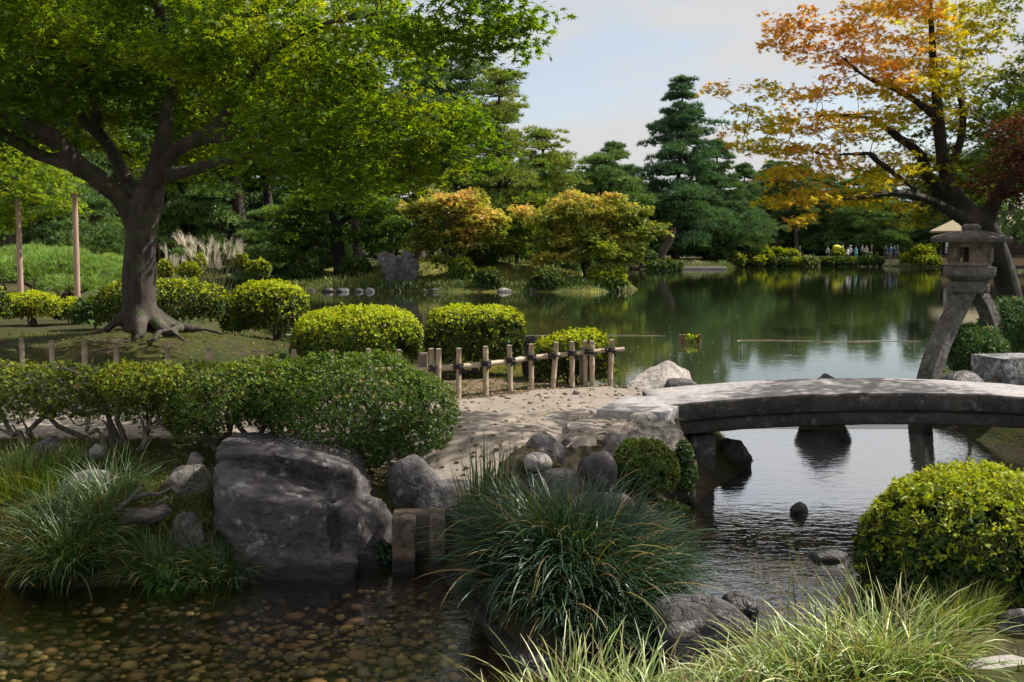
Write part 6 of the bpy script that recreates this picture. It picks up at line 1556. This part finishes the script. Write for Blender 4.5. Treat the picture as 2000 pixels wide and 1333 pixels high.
# ------------------------------------------------------------------ people on the far path
def cloth(name, c): return plain_mat(name, tuple(x * 0.85 for x in c), c, 12, 0.9, 0.2)
CL = {k: cloth('cloth_' + k, c) for k, c in dict(white=(0.65, 0.65, 0.65), navy=(0.03, 0.035, 0.07), black=(0.02, 0.02, 0.022), teal=(0.10, 0.32, 0.34), grey=(0.3, 0.3, 0.32), beige=(0.42, 0.36, 0.28), blue=(0.10, 0.16, 0.32), pink=(0.5, 0.3, 0.28)).items()}
SKIN = plain_mat('skin', (0.42, 0.27, 0.20), (0.48, 0.32, 0.24), 10, 0.6, 0.0); HAIR = plain_mat('black_hair', (0.012, 0.010, 0.009), (0.025, 0.02, 0.018), 40, 0.5, 0.2)
def person(label, px, d, top, legs, face=0.0, stride=0.12, hat=None, arm=0.0, h=1.66, name='person', umbrella=None):
    x = PX(px, d); z = max(hz(x, d), 0.3)
    t = thing(name, label, 'person', (x, d, z)); t.rotation_euler = (0, 0, face); s = h / 1.70
    acc = Acc()
    def seg(a, b, ra, rb, n=6): 
        p = np.linspace(np.array(a), np.array(b), n); acc.add(*tube(p * s, np.linspace(ra, rb, n) * s, 10, True))
    def ball(c, r): 
        V, F = ICO[2]; acc.add((V * np.array(r) + np.array(c)) * s, F)
    for sg in (-1, 1):
        st = stride * sg
        seg((0.09 * sg, 0, 0.88), (0.085 * sg, -st * 0.55 - 0.02, 0.47), 0.085, 0.058); seg((0.085 * sg, -st * 0.55 - 0.02, 0.47), (0.08 * sg, -st, 0.06), 0.056, 0.038)
        seg((0.08 * sg, -st + 0.03, 0.04), (0.09 * sg, -st - 0.17, 0.03), 0.04, 0.032, 4)
        seg((0.18 * sg, 0.0, 1.40), (0.215 * sg, 0.02 + st * 0.5, 1.10), 0.052, 0.042); seg((0.215 * sg, 0.02 + st * 0.5, 1.10), (0.20 * sg, -0.10 + st * 0.7 - arm, 0.88 + arm), 0.040, 0.028)
        ball((0.20 * sg, -0.13 + st * 0.7 - arm, 0.83 + arm), (0.03, 0.035, 0.055))
    p = np.array([(0, 0, 0.82), (0, 0, 0.95), (0, 0, 1.10), (0, 0.01, 1.28), (0, 0.01, 1.40), (0, 0, 1.46)]); q, rr = densify(p, [0.13, 0.15, 0.135, 0.155, 0.14, 0.07], 12)
    V, F = tube(q, rr, 14, True); V[:, 0] *= 1.22; V[:, 1] *= 0.82; acc.add(V * s, F)
    seg((0, 0, 1.42), (0, -0.01, 1.54), 0.055, 0.05, 4); ball((0, -0.015, 1.60), (0.076, 0.095, 0.11)); ball((0, -0.108, 1.585), (0.016, 0.022, 0.022))
    V, F = acc.arrays(); V, T, Nn = fuse(V, F, 0.034, 1)
    cz = V[T].mean(1) / s; ax = np.abs(cz[:, 0])
    mi = np.where(cz[:, 2] < 0.09, 3, np.where((cz[:, 2] < 0.93) & (ax < 0.165), 1, 0))
    mi = np.where((cz[:, 2] > 1.455), 2, mi); mi = np.where((cz[:, 2] < 0.91 + arm) & (ax > 0.165), 2, mi)
    body = link('body', make_mesh('body', V, T, [CL[top], CL[legs], SKIN, CL['black']], None, True, mi), t)
    Vh, Fh = ICO[3]; Vh = Vh * np.array([0.086, 0.104, 0.115]) + np.array([0, 0.006, 1.612]); kf = ~((Vh[Fh].mean(1)[:, 1] < -0.035) & (Vh[Fh].mean(1)[:, 2] < 1.655)) & (Vh[Fh].mean(1)[:, 2] > 1.52)
    link('hair', make_mesh('hair', Vh * s, Fh[kf], HAIR, None, True), t)
    if hat:
        th = [(0.17, 1.672), (0.105, 1.685), (0.10, 1.75), (0.06, 1.775)]
        V, F = tube([(0, 0, z_) for r, z_ in th], [r for r, z_ in th], 16, True); link('hat', make_mesh('hat', V * s, F, CL[hat], None, True), t)
    return t
PD = 113.5
person('visitor in dark jacket and white trousers striding along the far path', 1562, PD, 'navy', 'white', R(90), 0.30)
person('visitor in pale top and dark trousers left of the umbrella', 1617, PD, 'grey', 'black', R(0), 0.05)
person('visitor in a white hat and teal top beside the umbrella', 1646, PD, 'teal', 'grey', R(160), 0.06, hat='white')
person('visitor in white shirt and dark trousers at the crowd front', 1656, PD - 0.8, 'white', 'navy', R(30), 0.10)
person('visitor in white shirt with a white hat in the crowd', 1661, PD + 0.4, 'white', 'navy', R(-60), 0.10, hat='white')
person('visitor in teal clothes right of the white shirts', 1672, PD, 'teal', 'teal', R(10), 0.08)
person('visitor in grey near the middle of the crowd', 1684, PD + 1, 'grey', 'black', R(100), 0.1)
person('visitor in beige near the middle of the crowd', 1692, PD + 0.3, 'beige', 'black', R(-30), 0.1)
person('visitor in black at the shaded part of the crowd', 1702, PD + 0.8, 'black', 'grey', R(60), 0.1)
person('visitor in dark clothes left of a tree trunk', 1730, PD, 'black', 'navy', R(0), 0.1)
person('visitor in blue right of the tree trunk', 1740, PD + 0.5, 'blue', 'grey', R(180), 0.1)
person('visitor in navy clothes at the right end of the crowd', 1747, PD - 0.3, 'navy', 'navy', R(-20), 0.1)
person('second dark dressed visitor at the right end of the crowd', 1753, PD + 0.6, 'black', 'navy', R(40), 0.1)
person('visitor in pale top sitting out left beyond the dark shrubs', 1406, 111, 'beige', 'grey', R(20), 0.08)
person('visitor in pink top behind the dark shrub pair', 1419, 111, 'pink', 'grey', R(-20), 0.08)
person('visitor in red and white at the left picture edge grove', 14, 66, 'pink', 'navy', R(0), 0.08)
person('visitor in pink between the picture edge and the first log prop', 33, 66.5, 'pink', 'grey', R(0), 0.08)
def umbrella():
    x, d = PX(1637, PD), PD; z = hz(x, d)
    t = thing('yellow_umbrella', 'open yellow umbrella among the visitors on the far path', 'umbrella', (x, d, z))
    ym = plain_mat('yellow_cloth', (0.62, 0.52, 0.03), (0.72, 0.60, 0.04), 5, 0.7, 0.0)
    n = 8; rings = [(0.0, 0.24), (0.28, 0.20), (0.5, 0.10), (0.62, 0.0)]
    V = [(0, 0, 0.24)]; F = []
    for r, h in rings[1:]: V += [(r * math.cos(i * 2 * math.pi / 24) * (1 - 0.04 * (i % 3 != 0)), r * math.sin(i * 2 * math.pi / 24) * (1 - 0.04 * (i % 3 != 0)), h) for i in range(24)]
    T_ = np.array([(0, 1 + i, 1 + (i + 1) % 24) for i in range(24)])
    Q = np.array([(1 + k * 24 + i, 1 + (k + 1) * 24 + i, 1 + (k + 1) * 24 + (i + 1) % 24, 1 + k * 24 + (i + 1) % 24) for k in range(2) for i in range(24)])
    c = link('canopy', make_mesh('canopy', np.array(V), [T_, Q], ym, None, True), t, (0, 0, 1.35)); c.rotation_euler = (R(55), R(15), 0)
    V, F = tube([(0, 0.35, 0.95), (0, 0.03, 1.40)], [0.014, 0.012], 6, True); link('shaft', make_mesh('shaft', V, F, M['wood_dark'], None, True), t)
umbrella()
# railing of the far path, notice post, far lantern post
def far_bits():
    t = thing('rope_fence', 'thin low rail fence along the far path', 'fence', (PX(1600, 111), 111, 0))
    xa, xb = PX(1500, 111.2), PX(1760, 111.2); g = 0.62
    V, F = tube([(xa - t.location.x, 0.2, g + 0.45), (xb - t.location.x, 0.2, g + 0.45)], 0.03, 6, True); link('rail', make_mesh('rail', V, F, M['stake'], None, True), t)
    for x in np.linspace(xa, xb, 16):
        V, F = tube([(x - t.location.x, 0.26, 0.2), (x - t.location.x, 0.26, g + 0.55)], 0.035, 6, True); link('post', make_mesh('post', V, F, M['stake'], None, True), t)
    d = 112; x = PX(1461, d); g = hz(x, d)
    t = thing('notice_post', 'roofed wooden notice post on the far shore', 'notice board', (x, d, g))
    for nm, q, mt in [('post', (-0.05, 0.05, -0.05, 0.05, -0.1, 1.0), 'stake'), ('board', (-0.32, 0.32, -0.04, 0.03, 1.003, 1.45), 'plaster'), ('cap', (-0.45, 0.45, -0.16, 0.16, 1.453, 1.53), 'stake')]:
        V, F = box(*q); bevelled(nm, V, F, M[mt], t, (0, 0, 0), 0.01, 1)
    d = 116; x = PX(1487, d); g = hz(x, d)
    t = thing('garden_lamp', 'pale roofed lamp post in the shade behind the notice post', 'lamp post', (x, d, g))
    for nm, q, mt in [('post', (-0.06, 0.06, -0.06, 0.06, -0.1, 1.85), 'stake'), ('lamp_box', (-0.18, 0.18, -0.18, 0.18, 1.853, 2.3), 'white')]:
        V, F = box(*q); bevelled(nm, V, F, M[mt], t, (0, 0, 0), 0.01, 1)
    V = np.array([(-0.42, -0.42, 2.31), (0.42, -0.42, 2.31), (0.42, 0.42, 2.31), (-0.42, 0.42, 2.31), (0, 0, 2.62)]); F = [(3, 2, 1, 0), (0, 1, 4), (1, 2, 4), (2, 3, 4), (3, 0, 4)]
    bevelled('lamp_roof', V, F, M['wood_grey'], t, (0, 0, 0), 0.01, 1)
far_bits()
# leaning trunk on the far shore
V, F = tube(*densify([(0, 0, -0.3), (0.6, 0, 1.2), (1.3, 0.1, 2.3), (1.6, 0, 3.4)], [0.5, 0.42, 0.36, 0.3], 14), 10, True)
x = PX(1283, 99); tag(link('leaning_trunk', make_mesh('leaning_trunk', V, F, M['bark_pine'], None, True), None, (x, 99, hz(x, 99))), 'thick trunk leaning over the far shore beyond the island tip', 'tree trunk')

# ------------------------------------------------------------------ pond details
def float_line():
    for lab, a, b in [('thin float line on the pond behind the clipped shrubs', (560, 654), (1300, 657)), ('thin float line on the pond left of the lantern', (1440, 666), (1800, 668))]:
        p0, p1 = G(*a, 0.0), G(*b, 0.0); n = 40
        q = np.linspace(p0, p1, n); q[:, 2] = 0.008; q[:, 1] += 0.10 * np.sin(np.linspace(0, 9, n)) + 0.02 * rng.normal(size=n)
        V, F = tube(q - q[0], 0.009, 6, True)
        tag(link('float_line', make_mesh('float_line', V, F, M['bamboo'], None, True), None, q[0]), lab, 'rope')
float_line()
def planter():
    c = G(1338, 671, 0.0)
    t = thing('water_plant', 'bit of leafy water plant held between short stakes in the pond', 'water plant', c)
    for dx in (-0.12, -0.02, 0.36):
        V, F = tube([(dx, 0, -0.4), (dx, 0, 0.22)], 0.045, 8, True); link('stake', make_mesh('stake', V, F, M['pole'], None, True), t)
    link('foliage', foliage([(np.array([0.15, 0.05, 0.1]), (0.22, 0.12, 0.08), 2.0)], 110, 0.07, 0.035, (0.09, 0.12, 0.02), 3, -0.6, 0.05, 5, 3, 0.04, inner=0).mesh('foliage', M['leaf']), t)
planter()
def flecks():
    n = 420
    px = rng.uniform(640, 1800, n); py = 560 + 170 * rng.random(n) ** 0.8
    p = np.array([G(a, b, 0.0) for a, b in zip(px, py)])
    s_ = np.maximum.reduce([sdf(POLY_LEFT, p[:, 0], p[:, 1]), sdf(POLY_RIGHT, p[:, 0], p[:, 1]), sdf(POLY_ISLE, p[:, 0], p[:, 1]), sdf(POLY_FAR, p[:, 0], p[:, 1])])
    p = p[(s_ < -0.4) & (p[:, 1] > 14)]; p[:, 2] = 0.006; n = len(p); a = rng.uniform(0, 6.28, n)
    V, F, C = diamond_leaves(p, np.stack([np.cos(a), np.sin(a), 0 * a], -1), np.tile([0, 0, 1.0], (n, 1)), rng.uniform(0.03, 0.07, n), rng.uniform(0.02, 0.045, n), jitter((0.40, 0.38, 0.24), n, 0.3, 0.1))
    struct(link('floating_leaves', make_mesh('floating_leaves', V, F, M['plume'], C)), 'stuff', 'tiny fallen leaves floating on the pond')
flecks()

# ------------------------------------------------------------------ small things on the bank
def stump():
    c = P(272, 1008, 7.5)
    t = thing('old_stump', 'weathered grey stump wood with twisted roots lying on the left bank', 'stump', (c[0], c[1], c[2]))
    def gnarl(pts, rad, n, sides, gro, seed):
        q, rr = densify(pts, rad, n); V, F = tube(q, rr, sides, True)
        ring = np.arange(n * sides); th = (ring % sides) / sides * 2 * np.pi; ax = ring // sides / n
        g = fbm(np.stack([np.cos(th) * 3.2, np.sin(th) * 3.2, ax * 2.2 + seed], -1), 4, seed)
        ctr = q[ring // sides]; V[:n * sides] = ctr + (V[:n * sides] - ctr) * (1 + gro * g)[:, None]
        V[:n * sides] += (fbm(np.stack([th * 0 + ax * 6, th * 0 + seed, th * 0], -1), 3, seed + 4) * 0.012)[:, None]
        return V, F
    V, F = gnarl([(-0.21, 0.03, -0.03), (-0.08, 0, 0.0), (0.08, -0.02, 0.005), (0.19, 0.02, 0.03), (0.24, 0.03, 0.02)], [0.02, 0.062, 0.07, 0.055, 0.012], 22, 30, 0.75, 3)
    link('log', make_mesh('log', V, F, M['wood_grey'], None, True), t)
    for i, (pts, rad) in enumerate([([(-0.2, -0.02, 0.02), (-0.10, -0.06, 0.10), (-0.05, -0.02, 0.15), (0.03, 0.05, 0.24)], [0.020, 0.016, 0.013, 0.005]), ([(-0.04, 0.0, 0.14), (0.05, 0.02, 0.17), (0.14, 0.05, 0.16), (0.22, 0.10, 0.20)], [0.014, 0.016, 0.014, 0.004]), ([(0.05, 0.04, 0.02), (0.15, 0.06, 0.10), (0.2, 0.1, 0.13)], [0.025, 0.02, 0.006]), ([(-0.15, 0.02, 0.0), (-0.28, -0.03, -0.03), (-0.36, -0.02, -0.08)], [0.022, 0.015, 0.005])]):
        V, F = gnarl(pts, rad, 14, 10, 0.6, 20 + i)
        link('root', make_mesh('root', V, F, M['wood_grey'], None, True), t)
stump()
def grit():
    n = 2600; x = rng.uniform(-4, 1.6, n); y = rng.uniform(7.9, 12.2, n)
    s_ = sdf(PATH, x, y); k = (s_ > -0.05) & (rng.random(n) < np.exp(-np.maximum(s_, 0) * 2.2) + 0.12); x, y = x[k], y[k]; z = height(x, y)
    V0, F0 = ICO[1]; acc = Acc()
    for a, b, c in zip(x, y, z):
        s = random.choice((0.006, 0.009, 0.014, 0.022)); acc.add(V0 * np.array([s * 1.3, s, s * 0.7]) + np.array([a, b, c + 0.016]), F0, np.array([0.20, 0.16, 0.12]) * random.uniform(0.5, 1.5))
    struct(link('path_gravel', acc.mesh('path_gravel', M['pebble'], True)), 'stuff', 'loose grit scattered on the sand path')
grit()
def flat_stones():
    for i, (px, py, w, lab) in enumerate([(1130, 830, 60, 'worn flat stone set flush in the path near the bridge slab'), (1085, 812, 46, 'worn flat stone set flush in the middle of the path'), (1150, 800, 40, 'worn flat stone set flush before the approach slab'), (930, 838, 44, 'worn flat stone set flush in the sunny path patch')]):
        c = G(px, py, 0.76); k = c[1] / FPX
        V, F = rock_shape((w * k, w * k * 1.2, 0.05), 400 + i, 5, 2.6, 0.05, 3); c[2] = hz(c[0], c[1]) + 0.002
        tag(link('paving_stone', make_mesh('paving_stone', V, F, M['rock_pale'], None, True), None, c), lab, 'paving stone')
flat_stones()
def moss_tufts():
    n = 26000
    x = np.concatenate([rng.uniform(-4.6, -0.9, n // 2), rng.uniform(-11, 2.2, n // 2)]); y = np.concatenate([rng.uniform(7.1, 8.8, n // 2), rng.uniform(11.2, 19, n // 2)])
    x = np.concatenate([x, rng.uniform(1.5, 9.5, 9000), rng.uniform(-9, -4.4, 4000)]); y = np.concatenate([y, rng.uniform(2.5, 15, 9000), rng.uniform(7.3, 8.8, 4000)])
    z = height(x, y); k = (z > 0.1) & (sdf(PATH, x, y) < -0.05) & (fbm(xyz(x, y) * 1.4, 3, 8) > -0.15); x, y, z = x[k], y[k], z[k]; n = len(x)
    V, F, C = needles(np.stack([x, y, z - 0.005], -1), np.tile([0, 0, 1.0], (n, 1)), 0.045, 0.012, 3, 0.5, jitter((0.075, 0.085, 0.016), n, 0.25, 0.1))
    struct(link('moss', make_mesh('moss', V, F, M['blade'], C)), 'stuff', 'moss and short grass covering the banks')
moss_tufts()

def litter():
    n = 3600
    x = np.concatenate([rng.uniform(-9, 1.8, n // 2), rng.uniform(-4.6, 1.2, n // 2)]); y = np.concatenate([rng.uniform(8.6, 18, n // 2), rng.uniform(7.2, 12, n // 2)])
    z = height(x, y); k = (z > 0.25) & (rng.random(n) < np.where(sdf(PATH, x, y) > 0.1, 0.22, 0.9)); x, y, z = x[k], y[k], z[k]; n = len(x); a = rng.uniform(0, 6.28, n)
    pal = np.array([(0.20, 0.12, 0.04), (0.28, 0.17, 0.05), (0.13, 0.08, 0.035), (0.30, 0.22, 0.06), (0.10, 0.12, 0.03)])[rng.integers(0, 5, n)]
    V, F, C = star_leaves(np.stack([x, y, z + 0.022], -1), unit(np.array([0, 0, 1.0]) + 0.35 * rng.normal(size=(n, 3))), np.stack([np.cos(a), np.sin(a), 0 * a], -1), rng.uniform(0.02, 0.042, n), jitter(pal, n, 0.2, 0.08), 5)
    struct(link('fallen_leaves', make_mesh('fallen_leaves', V, F, M['autumn'], C)), 'stuff', 'small dry leaves fallen on the path and the banks')
litter()
